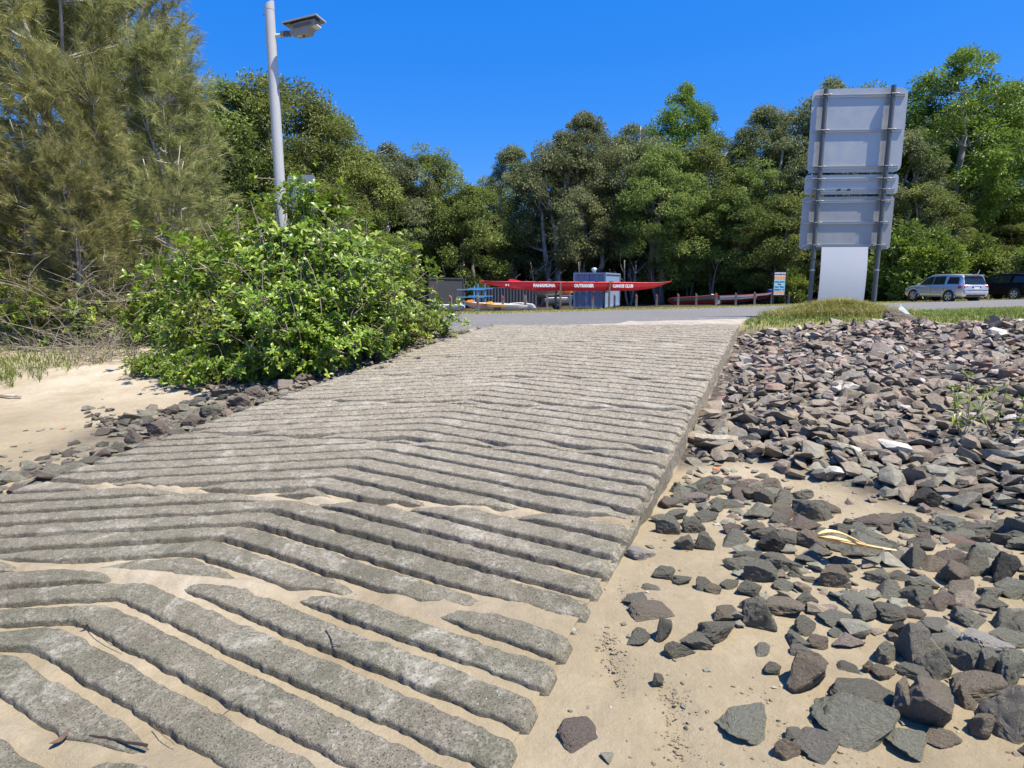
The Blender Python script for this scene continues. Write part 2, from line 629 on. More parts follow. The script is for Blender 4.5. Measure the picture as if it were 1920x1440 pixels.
M['chrome'] = paint('bright_alloy', (.70, .71, .73), .28, .85, .05, 4)
M['plate'] = paint('white_number_plate', (.8, .8, .82), .4, 0, .02, 4)
M['sign_white'] = paint('sign_white_print', (.80, .82, .88), .5, 0, .03, 2)
M['sign_orange'] = paint('sign_orange_print', (.80, .36, .16), .5, 0, .05, 2)
M['sign_sky'] = paint('sign_sky_print', (.30, .62, .86), .5, 0, .35, 1.2)
M['sign_pink'] = paint('sign_lilac_print', (.60, .50, .62), .5, 0, .05, 2)
M['red_plastic'] = paint('faded_red_plastic', (.55, .09, .07), .5, 0, .15, 9)
M['orange_leaf'] = paint('dead_orange_leaf', (.55, .19, .05), .6, 0, .25, 20)
M['brown_leaf'] = paint('dead_brown_leaf', (.14, .08, .05), .6, 0, .3, 20)
M['ice'] = paint('cloudy_plastic', (.62, .70, .68), .25, 0, .12, 14)
# ================================================================ THE SETTING
def axis(a0, a1, step, lo, hi, grow=1.13, mx=6.0, band=None):
    v = list(np.arange(a0, a1 + 1e-6, step))
    s, x = step, a1
    while x < hi:
        s = min(s * grow, mx if x > 55 else .6)
        x += s
        v.append(x)
    s, x = step, a0
    pre = []
    while x > lo:
        s = min(s * grow, mx if x < -40 else .6)
        x -= s
        pre.append(x)
    return np.array(pre[::-1] + v)


def grid_faces(nx, ny):
    i, j = np.meshgrid(np.arange(nx - 1), np.arange(ny - 1), indexing='ij')
    a = (i * ny + j).ravel()
    return np.stack([a, a + ny, a + ny + 1, a + 1], 1)


ROAD_NEAR = np.array([(-60, 22), (-20, 15.2), (-8, 12.9), (-3, 11.95), (-.4, 11.15), (4.3, 11.75), (7, 14.2), (12, 16.6), (20, 20.5), (32, 26), (70, 36)], float)
ROAD_FAR = np.array([(-60, 29), (-22, 22.5), (-8, 22.0), (-2, 24.5), (5, 30.5), (12, 34.5), (22, 36.6), (32, 38.2), (70, 44)], float)


def near_y(x):
    return np.interp(x, ROAD_NEAR[:, 0], ROAD_NEAR[:, 1])


def far_y(x):
    return np.interp(x, ROAD_FAR[:, 0], ROAD_FAR[:, 1])


def to_px(x, y, z):
    d = y * CP - (z - EYE) * SP
    return 960 + F_PX * x / d, 720 - F_PX * (y * SP + (z - EYE) * CP) / d


BANK_U = np.array([1180, 1270, 1330, 1480, 1620, 1760, 1920, 2300], float)
BANK_V = np.array([872, 868, 860, 876, 925, 948, 958, 985], float)


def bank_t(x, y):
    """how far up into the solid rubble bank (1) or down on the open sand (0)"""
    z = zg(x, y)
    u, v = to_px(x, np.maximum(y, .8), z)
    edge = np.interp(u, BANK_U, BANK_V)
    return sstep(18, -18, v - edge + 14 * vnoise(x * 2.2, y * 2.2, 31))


def top_t(w):
    """where the rubble bank ends at its top"""
    return 10.42 + .34 * np.clip(np.asarray(w, float) + .5, 0, 9)


def build_ground():
    xs = axis(-9, 9, .055, -320, 320)
    ys = axis(.6, 13, .055, -40, 620)
    xs = np.unique(np.round(np.concatenate([xs[(xs < .3) | (xs > 3.0)], np.arange(.3, 3.0, .022)]), 4))
    ys = np.unique(np.round(np.concatenate([ys[(ys < 1.3) | (ys > 4.2)], np.arange(1.3, 4.2, .024)]), 4))
    nx, ny = len(xs), len(ys)
    X, Y = [a.ravel() for a in np.meshgrid(xs, ys, indexing='ij')]
    Z = zg(X, Y)
    t, w = tw(X, Y)
    front = near_y(X)
    far = far_y(X)
    n = fbm(X * .8, Y * .8, 12)
    n2 = fbm(X * 3, Y * 3, 15)
    right = w > W_R
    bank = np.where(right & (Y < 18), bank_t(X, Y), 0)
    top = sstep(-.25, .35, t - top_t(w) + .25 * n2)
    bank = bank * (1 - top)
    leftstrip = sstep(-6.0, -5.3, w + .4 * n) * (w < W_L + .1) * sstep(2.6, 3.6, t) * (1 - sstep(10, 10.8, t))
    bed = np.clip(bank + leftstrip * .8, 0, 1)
    dry = np.where(w < W_C, sstep(3.3, 5.4, t + .7 * n), .25 * sstep(3.5, 5.5, t))
    verge = (w > W_R) * top * (Y < front - .1)
    verge = verge * sstep(-.35, .1, n2 + .35)
    lefttop = (w < W_L) * sstep(9.2, 10.4, t + .5 * n) * (Y < front)
    past = sstep(.9, 2.2, Y - far + .5 * n)
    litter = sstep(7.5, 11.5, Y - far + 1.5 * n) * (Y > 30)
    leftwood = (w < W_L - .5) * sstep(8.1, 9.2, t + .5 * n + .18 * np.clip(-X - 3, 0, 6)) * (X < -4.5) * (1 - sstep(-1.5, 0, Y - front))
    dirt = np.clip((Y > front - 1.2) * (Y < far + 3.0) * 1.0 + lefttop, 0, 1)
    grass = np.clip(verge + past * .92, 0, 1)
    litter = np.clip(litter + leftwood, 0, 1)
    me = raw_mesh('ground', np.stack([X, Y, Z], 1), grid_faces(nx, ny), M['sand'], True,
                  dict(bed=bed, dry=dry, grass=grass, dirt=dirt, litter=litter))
    o = obj('ground', me)
    return tag(o, 'sandy ground with beach, verge and woodland floor', kind='structure')


build_ground()


def build_road():
    xs = np.concatenate([np.arange(-60, -12, 1.0), np.arange(-12, 14, .25), np.arange(14, 70.1, 1.0)])
    q = np.linspace(0, 1, 40)
    XX, Q = np.meshgrid(xs, q, indexing='ij')
    a, b = near_y(XX), far_y(XX)
    a = a + .10 * vnoise(XX * 1.7, XX * .3, 3)
    b = b + .25 * vnoise(XX * .9, XX * .3, 6)
    YY = a + (b - a) * Q
    Z = zg(XX.ravel(), YY.ravel()) + .03 - .05 * ((Q.ravel() < .01) | (Q.ravel() > .99))
    me = raw_mesh('road', np.stack([XX.ravel(), YY.ravel(), Z], 1), grid_faces(len(xs), len(q)), M['asphalt'], True)
    tag(obj('road', me), 'worn grey asphalt road across the top of the ramp', kind='structure')


build_road()

# ---------------------------------------------------------------- boat ramp
ramp_root = thing('boat_ramp', 'grooved concrete boat ramp climbing from sand to road', None, kind='structure')


def groove(tp):
    return np.interp(tp, [0, 3.3, 5.5, 8, 9.6, 10.8], [.054, .052, .038, .024, .015, .011])


def ramp_base():
    ts = np.arange(-.6, T_END + .01, .06)
    ws = np.concatenate([[W_L, W_L], np.linspace(W_L + .012, W_R - .012, 60), [W_R, W_R]])
    TP, WW = np.meshgrid(ts, ws, indexing='ij')
    wob = .014 * vnoise(TP * 5, WW * 0 + 3.3, 8) + .006 * vnoise(TP * 19, WW * 0 + 1.3, 9)
    edge = np.zeros_like(WW)
    edge[:, :2] = -1
    edge[:, -2:] = 1
    W2 = WW + edge * wob
    T = TP + SKEW * (WW - W_R)
    X, Y = xy(T, W2)
    top = z_plane(X, Y) - groove(TP) + .004 * fbm(X * 14, Y * 14, 3, 2)
    Z = top.copy()
    Z[:, 0] -= .34
    Z[:, -1] -= .34
    me = raw_mesh('ramp_slab', np.stack([X.ravel(), Y.ravel(), Z.ravel()], 1), grid_faces(len(ts), len(ws)), M['concrete'], True,
                  dict(along=np.clip(TP.ravel() / 11, 0, 1)))
    me.set_sharp_from_angle(angle=R(50))
    obj('ramp_slab', me, ramp_root)


ramp_base()
KINK = .30


def make_ridge(a_k, lo, hi, idx, width):
    """one raised rib: a chevron band clipped to its slab"""
    near = a_k < 3.6
    ds = .013 if a_k < 2.6 else (.02 if near else .035)
    npf = 13 if near else 9
    ws = np.arange(W_L, W_R + ds * .5, ds)
    ws[-1] = W_R
    d = np.sqrt((ws - W_C) ** 2 + .03 ** 2)
    mid = a_k - KINK * d
    wid = width * (1 + .07 * vnoise(ws * 2.1, ws * 0 + idx * 3.7, 2))
    jag = .0078 if near else .006
    t0 = mid - wid / 2 + jag * vnoise(ws * 13, ws * 0 + idx, 5) + jag * .6 * vnoise(ws * 38, ws * 0 + idx, 6)
    t1 = mid + wid / 2 + jag * vnoise(ws * 13, ws * 0 + idx, 7) + jag * .6 * vnoise(ws * 38, ws * 0 + idx, 9)
    endr = np.minimum(ws - W_L, W_R - ws)
    squash = np.clip(np.sqrt(np.clip(endr / .035, 0, 1)), .0, 1)
    c = (t0 + t1) / 2
    hw = (t1 - t0) / 2 * (.72 + .28 * squash)
    jl = lo + .01 * vnoise(ws * 6, ws * 0 + idx, 12)
    jh = hi + .01 * vnoise(ws * 6, ws * 0 + idx, 13)
    t0 = np.maximum(c - hw, jl)
    t1 = np.minimum(c + hw, jh)
    ok = (t1 - t0) > .014
    runs, s = [], None
    for i, k in enumerate(ok):
        if k and s is None:
            s = i
        if s is not None and (not k or i == len(ok) - 1):
            if i - s > 4:
                runs.append((s, i if not k else i + 1))
            s = None
    prof_r = np.concatenate([[0, 0.0, .02, .055, .11], np.linspace(.22, .78, npf - 10 + 1), [.89, .945, .98, 1.0, 1.0]])
    prof_h = np.interp(prof_r, [0, .02, .055, .11, .5, .89, .945, .98, 1], [.80, .93, .98, 1.0, 1.02, 1.0, .98, .93, .80])
    prof_h[0] = prof_h[-1] = -.25
    for s, e in runs:
        n = e - s
        ww = ws[s:e]
        tt = t0[s:e, None] + (t1 - t0)[s:e, None] * prof_r[None]
        tap = np.clip((t1 - t0)[s:e] / (.6 * width), .25, 1)[:, None]
        end = np.minimum(ww - ww[0], ww[-1] - ww)
        tap = tap * np.clip(.3 + .7 * np.sqrt(np.clip(end / .03, 0, 1)), 0, 1)[:, None]
        W2 = np.repeat(ww[:, None], len(prof_r), 1)
        T = tt + SKEW * (W2 - W_R)
        X, Y = xy(T, W2)
        g = groove(tt)
        rough = (.0046 if near else .0046)
        nz = rough * fbm(X * 22, Y * 22, 21) + rough * .8 * fbm(X * 70, Y * 70, 25, 2) + .004 * fbm(X * 4, Y * 4, 27, 2)
        pits = np.minimum(0, vnoise(X * 45, Y * 45, 33) + .55) * .009
        Z = z_plane(X, Y) - g + g * prof_h[None] * np.where(prof_h[None] > 0, tap, 1) + (nz + pits) * (prof_h[None] > .4)
        V = np.stack([X.ravel(), Y.ravel(), Z.ravel()], 1)
        F = grid_faces(n, len(prof_r))
        caps = np.array([[k, k + 1, len(prof_r) - 2 - k, len(prof_r) - 1 - k] for k in range(len(prof_r) // 2 - 1)])
        F = np.vstack([F, caps, (caps + (n - 1) * len(prof_r))[:, ::-1]])
        me = raw_mesh('ridge', V, F[:, ::-1], M['concrete'], True, dict(along=np.clip(tt.ravel() / 11, 0, 1)))
        obj('ridge', me, ramp_root)


_i = 0
for pi in range(len(JOINTS) - 1):
    gap = {1: .022, 2: .022, 3: .034, 4: .020, 5: .016}
    lo, hi = JOINTS[pi] + gap.get(pi, .012), JOINTS[pi + 1] - gap.get(pi + 1, .012)
    pitch = .186
    phase = [2.32, 2.36, 3.35, 4.46, 5.52, 6.66, 7.72, 8.85, 9.9][pi]
    # ribs whose band crosses this slab
    ks = np.arange(phase - 20 * pitch, hi + .75, pitch)
    for a in ks:
        if a - KINK * 2.1 - .1 > hi or a + .1 < lo:
            continue
        _i += 1
        u = a / 10
        make_ridge(a, lo, hi, _i, pitch * (.675 if pi < 2 else .69 if pi == 2 else .73 if pi == 3 else .79))


def sand_drift():
    """thin drifted sand lying in the grooves and over the joints of the tidal foot"""
    ts = np.arange(-.8, 4.6, .016)
    ws = np.arange(W_L - .02, W_R - .015, .020)
    TP, WW = np.meshgrid(ts, ws, indexing='ij')
    X, Y = xy(TP + SKEW * (WW - W_R), WW)
    base = z_plane(X, Y)
    g = groove(TP)
    n = fbm(X * 2.3, Y * 2.3, 41)
    n2 = fbm(X * 9, Y * 9, 43)
    fill = np.interp(TP, [-.8, 1.0, 2.25, 2.6, 3.3, 4.2, 4.6], [.42, .40, .36, .28, .06, -.1, -.3])
    fill = fill + .22 * n + .10 * n2
    # heaps on the joints
    right = sstep(-2.6, -1.0, WW)
    for j, amp, wd in ((JOINTS[2], .62, .060), (JOINTS[1], .75, .065), (JOINTS[3], .95, .032)):
        off = TP - j - .02 * n
        a = amp * (.72 + .5 * n + .2 * n2)
        if j == JOINTS[2]:
            wd = .050 + .05 * sstep(-2.6, -1.2, WW) + .02 * np.abs(n)
        if j == JOINTS[3]:
            a = a * (.75 + .4 * n2)
        fill = fill + a * np.exp(-(off / wd) ** 2)
    # lower right corner is buried almost to the top
    fill = fill + .28 * sstep(-1.3, -.6, WW) * (1 - sstep(2.2, 2.8, TP))
    Z = base - g + g * np.clip(fill, -.6, 1.22) + .0022 * n2 + .0012 * fbm(X * 40, Y * 40, 44, 2)
    dry = np.clip(.25 + .5 * n + .3 * sstep(1.8, 2.6, TP) * (1 - right), 0, 1)
    dry = dry * sstep(W_R - .1, W_R - .5, WW)
    Z = np.where(WW < W_L, base - .09, Z)
    me = raw_mesh('sand_drift', np.stack([X.ravel(), Y.ravel(), Z.ravel()], 1), grid_faces(len(ts), len(ws)), M['sand'], True,
                  dict(dry=dry.ravel(), bed=np.zeros(X.size), grass=np.zeros(X.size), dirt=np.zeros(X.size), litter=np.zeros(X.size)))
    tag(obj('sand_drift', me), 'pale sand drifted into the grooves of the ramp foot', kind='structure')


sand_drift()
# ================================================================ ROCKS
def rock_mesh(seed, detail=True, flat=.6, n=15):
    rr = random.Random(seed)
    bm = bmesh.new()
    pts = []
    for i in range(n):
        v = Vector((rr.gauss(0, 1), rr.gauss(0, 1), rr.gauss(0, 1)))
        v.normalize()
        q = rr.uniform(.72, 1.0)
        pts.append(Vector((v.x * q, v.y * q * rr.uniform(.8, 1), v.z * q)))
    # a couple of broad cleavage planes give the broken-stone look
    for _ in range(rr.randint(2, 4)):
        nn = Vector((rr.gauss(0, 1), rr.gauss(0, 1), rr.gauss(0, .8))).normalized()
        dd = rr.uniform(.42, .72)
        pts = [p - nn * max(0, p.dot(nn) - dd) for p in pts]
    for p in pts:
        bm.verts.new(p)
    bmesh.ops.convex_hull(bm, input=bm.verts[:])
    bmesh.ops.delete(bm, geom=[v for v in bm.verts if not v.link_faces], context='VERTS')
    bmesh.ops.dissolve_limit(bm, angle_limit=R(9), verts=bm.verts[:], edges=bm.edges[:])
    if detail == 'mid':
        bmesh.ops.triangulate(bm, faces=bm.faces[:])
        bmesh.ops.subdivide_edges(bm, edges=[e for e in bm.edges if e.calc_length() > .5], cuts=1, use_grid_fill=True)
        bmesh.ops.triangulate(bm, faces=bm.faces[:])
        for v in bm.verts:
            v.co *= 1 + .10 * mnoise.noise(v.co * 3 + Vector((seed, 0, 0)))
    elif detail:
        bmesh.ops.bevel(bm, geom=bm.edges[:], offset=.055, segments=1, affect='EDGES', profile=.5, clamp_overlap=True)
        bmesh.ops.triangulate(bm, faces=bm.faces[:])
        for _ in range(3):
            bmesh.ops.subdivide_edges(bm, edges=[e for e in bm.edges if e.calc_length() > .115], cuts=1, use_grid_fill=True)
            bmesh.ops.triangulate(bm, faces=bm.faces[:])
        off = Vector((seed * 3.1, seed * 1.7, seed * .9))
        for v in bm.verts:
            q = v.co + off
            d = .050 * mnoise.noise(q * 2.2) + .045 * mnoise.noise(q * 5.5) + .034 * mnoise.noise(Vector((q.x * 4, q.y * 9, q.z * 16))) + .018 * mnoise.noise(q * 19)
            v.co += v.co.normalized() * d
    else:
        bmesh.ops.triangulate(bm, faces=bm.faces[:])
    zs = [v.co for v in bm.verts]
    mx = [max(abs(c[k]) for c in zs) for k in range(3)]
    for v in bm.verts:
        v.co = Vector((v.co.x / mx[0], v.co.y / mx[1], v.co.z / mx[2] * flat))
    bm.normal_update()
    V = np.array([v.co[:] for v in bm.verts])
    bm.verts.index_update()
    F = np.array([[v.index for v in f.verts] for f in bm.faces])
    bm.free()
    return V, F


ROCK_ME = []
for s in range(22):
    V, F = rock_mesh(100 + s, True, [.62, .75, .5, .85, .42][s % 5], 12 + s % 7)
    me = raw_mesh('rock', V, F, M['rock'], True)
    me.set_sharp_from_angle(angle=R(18))
    ROCK_ME.append(me)

TINTS = dict(dark=(.200, .188, .138), slate=(.265, .254, .190), green=(.290, .288, .210), brown=(.265, .208, .142), tan=(.295, .238, .165),
             purple=(.225, .172, .132), pink=(.39, .24, .18), red=(.31, .11, .07), white=(.58, .54, .46), black=(.028, .028, .026),
             grey=(.255, .232, .185), mauve=(.390, .318, .268))
ROCKS = []       # placed (x, y, r)


def put_rock(u0, v0, u1, v1, tint, label, group=None, mi=None, yaw=None, deep=.42, cat='rock', high=None):
    """a stone that covers photo box u0..u1, v0..v1, standing on the ground there"""
    uc, vb = (u0 + u1) / 2, v1 - .12 * (v1 - v0)
    x, y = G(uc, vb)
    d = math.hypot(y, EYE)
    width = (u1 - u0) * d / F_PX
    hpx = (v1 - v0) * d / F_PX
    a = math.atan2(EYE - SLOPE * y, y)
    rx = width / 2
    # seen height is depth*sin + height*cos of the view angle
    ry = rx * .72
    hz = (hpx - 2 * ry * math.sin(a) * .8) / max(.3, math.cos(a))
    if hz < .28 * width:
        hz = .28 * width
        ry = max(.3 * rx, (hpx - hz * math.cos(a)) / (1.6 * math.sin(a)))
    hz = min(hz, 1.0 * width)
    if high:
        hz = high * width
        ry = min(rx, max(.35 * rx, (hpx - hz * math.cos(a)) / (1.6 * math.sin(a))))
    y += ry * .8
    mi = random.randrange(len(ROCK_ME)) if mi is None else mi
    yaw = random.uniform(-.5, .5) + random.choice((0, math.pi)) if yaw is None else yaw
    o = obj('rock', ROCK_ME[mi])
    fz = max(abs(v.co.z) for v in ROCK_ME[mi].vertices)
    o.scale = (rx, ry, hz * (.5 + deep / 2) / fz)
    o.rotation_euler = (random.uniform(-.12, .12), random.uniform(-.12, .12), yaw)
    o.location = (x, y, zgs(x, y) + hz * (.5 - deep * .62))
    c = TINTS[tint]
    k = random.uniform(.88, 1.14)
    o.color = (c[0] * k, c[1] * k, c[2] * k, 1)
    ROCKS.append((x, y, rx))
    return tag(o, label, cat, group)


HAND = [
    (1369, 1345, 1466, 1404, 'green', 'flat grey-green stone slab alone on the sand before the wedge boulder', 4, .6),
    (1470, 1236, 1562, 1314, 'brown', 'upright dark brown boulder with yellow lichen flecks, standing on open sand', 3, .2),
    (1584, 1281, 1714, 1355, 'dark', 'large dark wedge-shaped boulder with a flat pale-edged top', 1, .15),
    (1573, 1333, 1714, 1425, 'green', 'broad flat grey-green boulder sloping towards the viewer, in front of the dark wedge', 2, -.2),
    (1716, 1277, 1832, 1382, 'tan', 'big brownish boulder leaning over its own shadow beside the dark wedge', 0, .5),
    (1872, 1292, 1960, 1405, 'grey', 'tall grey boulder cut by the right picture edge near the bottom', 8, .3),
    (1679, 1290, 1735, 1358, 'tan', 'curved tan stone wedged between the dark wedge and the leaning brown boulder', 7, 1.1),
    (1802, 1290, 1852, 1336, 'tan', 'small rounded tan stone behind the leaning brown boulder', 13, .3),
    (1807, 1270, 1899, 1325, 'tan', 'flat-topped tan stone left of the tall edge boulder', 5, .1),
    (1853, 1326, 1878, 1360, 'grey', 'small grey stone tucked against the tall edge boulder', 11, .1),
    (1828, 1335, 1878, 1388, 'tan', 'tan stone lying against the foot of the leaning brown boulder', 6, .6),
    (1513, 1392, 1592, 1446, 'grey', 'rough pale grey stone at the bottom picture edge below the flat slab', 9, .0),
    (1458, 1396, 1520, 1442, 'brown', 'low brown-grey stone at the bottom edge, left of the rough pale one', 12, .4),
    (1471, 1378, 1507, 1405, 'slate', 'small pointed stone right of the lone grey-green slab', 10, .2),
    (1534, 1320, 1564, 1366, 'dark', 'small upright dark stone standing on sand left of the wedge boulder', 15, 1.2),
    (1689, 1386, 1760, 1430, 'green', 'squat grey-green stone touching the right end of the flat slab', 16, .3),
    (1686, 1252, 1749, 1283, 'dark', 'thin dark stone tilted up just behind the leaning brown boulder', 14, -.5),
    (1683, 1175, 1759, 1257, 'grey', 'large upright grey stone with a rusty patch on its right face', 3, .9),
    (1736, 1218, 1796, 1278, 'slate', 'bulky slate stone behind the flat-topped tan stone', 8, .3),
    (1789, 1200, 1851, 1260, 'slate', 'slate block with a sloping top right of the bulky slate stone', 6, 1.7),
    (1836, 1224, 1886, 1278, 'slate', 'upright slate stone with split face near the right edge', 1, .8),
    (1878, 1228, 1932, 1292, 'green', 'grey-green boulder at the right edge above the tall edge boulder', 5, .4),
    (1830, 1178, 1926, 1234, 'white', 'whitish salt-crusted boulder at the right edge', 9, .1),
    (1756, 1180, 1828, 1217, 'slate', 'low slate stone left of the whitish boulder', 2, .2),
    (1645, 1200, 1704, 1247, 'slate', 'slate stone with sand in its hollow, left of the rusty upright stone', 12, .6),
    (1734, 1150, 1797, 1188, 'grey', 'pale streaked stone above the low slate stone', 0, .3),
    (1862, 1136, 1930, 1186, 'slate', 'large layered stone above the whitish boulder', 17, .2),
    (1396, 1132, 1472, 1198, 'dark', 'big dark faceted boulder standing clear on the sand', 3, 2.2),
    (1316, 1166, 1394, 1221, 'dark', 'dark stone with a sloping back left of the big faceted boulder', 6, .1),
    (1336, 1141, 1385, 1173, 'brown', 'brownish stone resting behind the sloping dark stone', 10, .2),
    (1281, 1197, 1345, 1233, 'dark', 'blocky dark stone with a flat top, left end of its cluster', 18, .2),
    (1489, 1158, 1545, 1196, 'dark', 'rounded dark stone right of the big faceted boulder', 13, .3),
    (1438, 1120, 1514, 1161, 'tan', 'rust and cream patched stone lying above the big faceted boulder', 5, -.2),
    (1493, 1102, 1540, 1137, 'dark', 'knobbly dark stone next to the rust patched stone', 16, .4),
    (1548, 1144, 1608, 1176, 'slate', 'long low slate stone at the upper edge of the sand pocket', 7, -.2),
    (1601, 1132, 1652, 1170, 'slate', 'pyramid-shaped slate stone above the sand pocket', 19, .8),
    (1675, 1165, 1712, 1193, 'black', 'small square blackish stone above the rusty upright stone', 18, .1),
    (1431, 1248, 1466, 1275, 'dark', 'small dark three-cornered stone left of the lichen flecked boulder', 19, .3),
    (1403, 1215, 1455, 1240, 'slate', 'thin flat dark stone half sunk in sand', 2, .4),
    (1567, 1190, 1630, 1218, 'mauve', 'purplish slab flaking into the sand pocket', 4, .1),
    (1521, 1188, 1570, 1218, 'brown', 'brown stone half buried left of the flaking slab', 11, .5),
    (1475, 1185, 1523, 1219, 'slate', 'pair-like split slate stone below the rounded dark stone', 0, 1.4),
    (1483, 1214, 1522, 1238, 'grey', 'small grey stone just above the lichen flecked boulder', 14, .2),
    (1622, 1239, 1650, 1266, 'brown', 'small brown stone alone in the sand pocket', 15, .3),
    (1579, 1241, 1616, 1263, 'dark', 'thin dark shard lying in the sand pocket', 2, -.6),
    (1052, 1366, 1132, 1418, 'purple', 'flat dark purplish stone alone on sand beside the lowest ribs', 4, .3),
    (1222, 1272, 1245, 1298, 'dark', 'tiny dark stone alone in the middle of the open sand', 10, .2),
    (1177, 1105, 1226, 1152, 'dark', 'dark slab tilted up on edge left of the flat tan stone', 8, .9),
    (1184, 1130, 1267, 1172, 'tan', 'flat tan-brown stone leaning on the tilted dark slab', 5, .0),
    (1163, 1187, 1226, 1224, 'dark', 'flat dark stone left of a small knob, nearest the ramp ribs', 2, .1),
    (1221, 1167, 1265, 1216, 'dark', 'knobbly dark stone right of the flat one near the ribs', 3, .5),
    (1249, 1205, 1310, 1245, 'dark', 'dark stone with pale specks left of the blocky flat-topped stone', 12, .3),
    (1221, 1058, 1269, 1088, 'dark', 'dark stone at the left end of a short row across the sand', 19, .1),
    (1264, 1073, 1304, 1097, 'dark', 'second dark stone in the short row across the sand', 6, .1),
    (1302, 1076, 1342, 1108, 'dark', 'chunky dark stone in the middle of the short row across the sand', 13, .1),
    (1326, 1093, 1367, 1116, 'brown', 'brownish stone in front of the middle of the short row', 11, .1),
    (1356, 1082, 1392, 1102, 'dark', 'small low dark stone ending the short row across the sand', 7, .1),
    (1205, 1096, 1242, 1111, 'slate', 'thin slate splinter above the tilted dark slab', 2, -.2),
    (1178, 1013, 1233, 1044, 'white', 'white crusted stone touching the corner of the ramp edge', 9, .2),
    (1226, 950, 1281, 990, 'slate', 'smooth grey stone close to the ramp edge below a brown one', 1, .2),
    (1281, 943, 1331, 982, 'dark', 'dark stone in the middle of the cluster near the ramp edge', 16, .2),
    (1267, 988, 1310, 1022, 'dark', 'square dark stone at the front of the cluster near the ramp', 18, .1),
    (1304, 984, 1340, 1022, 'dark', 'narrow dark stone beside the square one near the ramp', 14, .2),
    (1339, 978, 1416, 1017, 'slate', 'long streaked stone in front of the middle rubble', 17, .1),
    (1251, 924, 1299, 952, 'slate', 'pale topped grey stone alone on the sand by the ramp edge', 20, .1),
    (1307, 928, 1356, 954, 'dark', 'dark white-streaked stone right of the pale topped one', 7, .1),
    (1388, 941, 1442, 974, 'green', 'greenish stone with a flat lit top among the middle rubble', 21, .1),
    (1404, 913, 1477, 947, 'slate', 'wide slate slab in the middle of the sand with stones behind', 4, .1),
    (1283, 887, 1334, 910, 'mauve', 'pinkish oblong stone near the top of the sand', 5, .0),
    (1239, 896, 1281, 927, 'purple', 'purple-brown stone tight against the ramp edge', 0, .2),
    (1331, 892, 1407, 920, 'dark', 'long dark stone with a lit top edge near the sand top', 2, .0),
    (1356, 860, 1425, 889, 'purple', 'long purple stone at the top of the sand below the plank', 17, .1),
    (1399, 853, 1443, 876, 'pink', 'rounded pink-red stone at the top of the sand', 11, .1),
    (1321, 867, 1345, 883, 'red', 'small brick-red stone on the sand near the ramp', 10, .2),
    (1483, 938, 1552, 970, 'purple', 'purplish slab alone in the centre of the sand', 4, .1),
    (1425, 983, 1482, 1027, 'black', 'very dark stone with a flat lit top among the middle rubble', 18, .1),
    (1374, 1028, 1452, 1072, 'slate', 'big slate stone in the heap above the large boulder', 8, .2),
    (1393, 1048, 1467, 1098, 'dark', 'large dark boulder heading the heap of stones on the sand', 1, .2),
    (1458, 1068, 1512, 1112, 'green', 'flat faced green-grey stone right of the large dark boulder', 3, .3),
    (1489, 1015, 1562, 1052, 'dark', 'dark stone behind the dried palm sheath', 21, .2),
    (1719, 875, 1782, 918, 'black', 'squarish black boulder at the foot of the rubble bank', 18, .3),
    (1590, 985, 1695, 1035, 'slate', 'wide slate boulder at the left of the right-hand heap', 4, .1),
    (1695, 1008, 1747, 1055, 'dark', 'split dark stone standing upright in the heap behind the palm sheath', 3, .9),
    (1778, 1030, 1838, 1092, 'brown', 'brownish bulky boulder in the middle of the right-hand heap', 0, .2),
    (1538, 1058, 1604, 1106, 'brown', 'brown stone in front of the palm sheath', 1, .4),
    (1790, 1076, 1852, 1112, 'tan', 'tan-grey stone below the bulky brown boulder', 7, .3),
    (1847, 1078, 1902, 1114, 'slate', 'slate stone at the right of the tan-grey one', 6, .2),
    (1774, 968, 1842, 994, 'pink', 'long pinkish stone like a loaf among the grey rubble', 2, -.15),
    (1858, 1016, 1925, 1082, 'black', 'wet-looking black boulder at the right picture edge', 3, .4),
    (1874, 952, 1918, 982, 'slate', 'wedge of slate at the right edge above the black boulder', 19, .4),
    (1840, 985, 1916, 1030, 'green', 'long green-grey stone above the black boulder', 2, .3),
    (1592, 1100, 1668, 1150, 'green', 'broad flat green-grey stone below the palm sheath', 4, .2),
    (1640, 1082, 1710, 1122, 'slate', 'slate stone pointing right below the palm sheath tip', 17, .2),
    (1710, 1062, 1772, 1096, 'slate', 'layered stone right of the palm sheath tip', 16, .2),
    (1800, 1125, 1872, 1170, 'slate', 'long slate stone above the layered stone by the right edge', 2, .4),
]
for u0, v0, u1, v1, tint, lab, mi, yaw in HAND:
    flat_ = 'flat ' in lab and 'flat-topped' not in lab and 'flat top' not in lab and 'flat one' not in lab and 'flat lit' not in lab
    put_rock(u0, v0, u1, v1, tint, lab, None, (2, 7, 12, 17)[int(u0) % 4] if flat_ else mi, yaw, cat='boulder' if (u1 - u0) > 75 else 'rock', high=.26 if flat_ else None)

# large boulder at the head of the bank
BOULDER = put_rock(1656, 577, 1745, 612, 'brown', 'big brown boulder at the top of the bank right of the sign', None, 2, .1, .3, 'boulder', .40)


def free(x, y, r, k=.8):
    for a, b, c in ROCKS:
        if (x - a) ** 2 + (y - b) ** 2 < ((r + c) * k) ** 2:
            return False
    return True


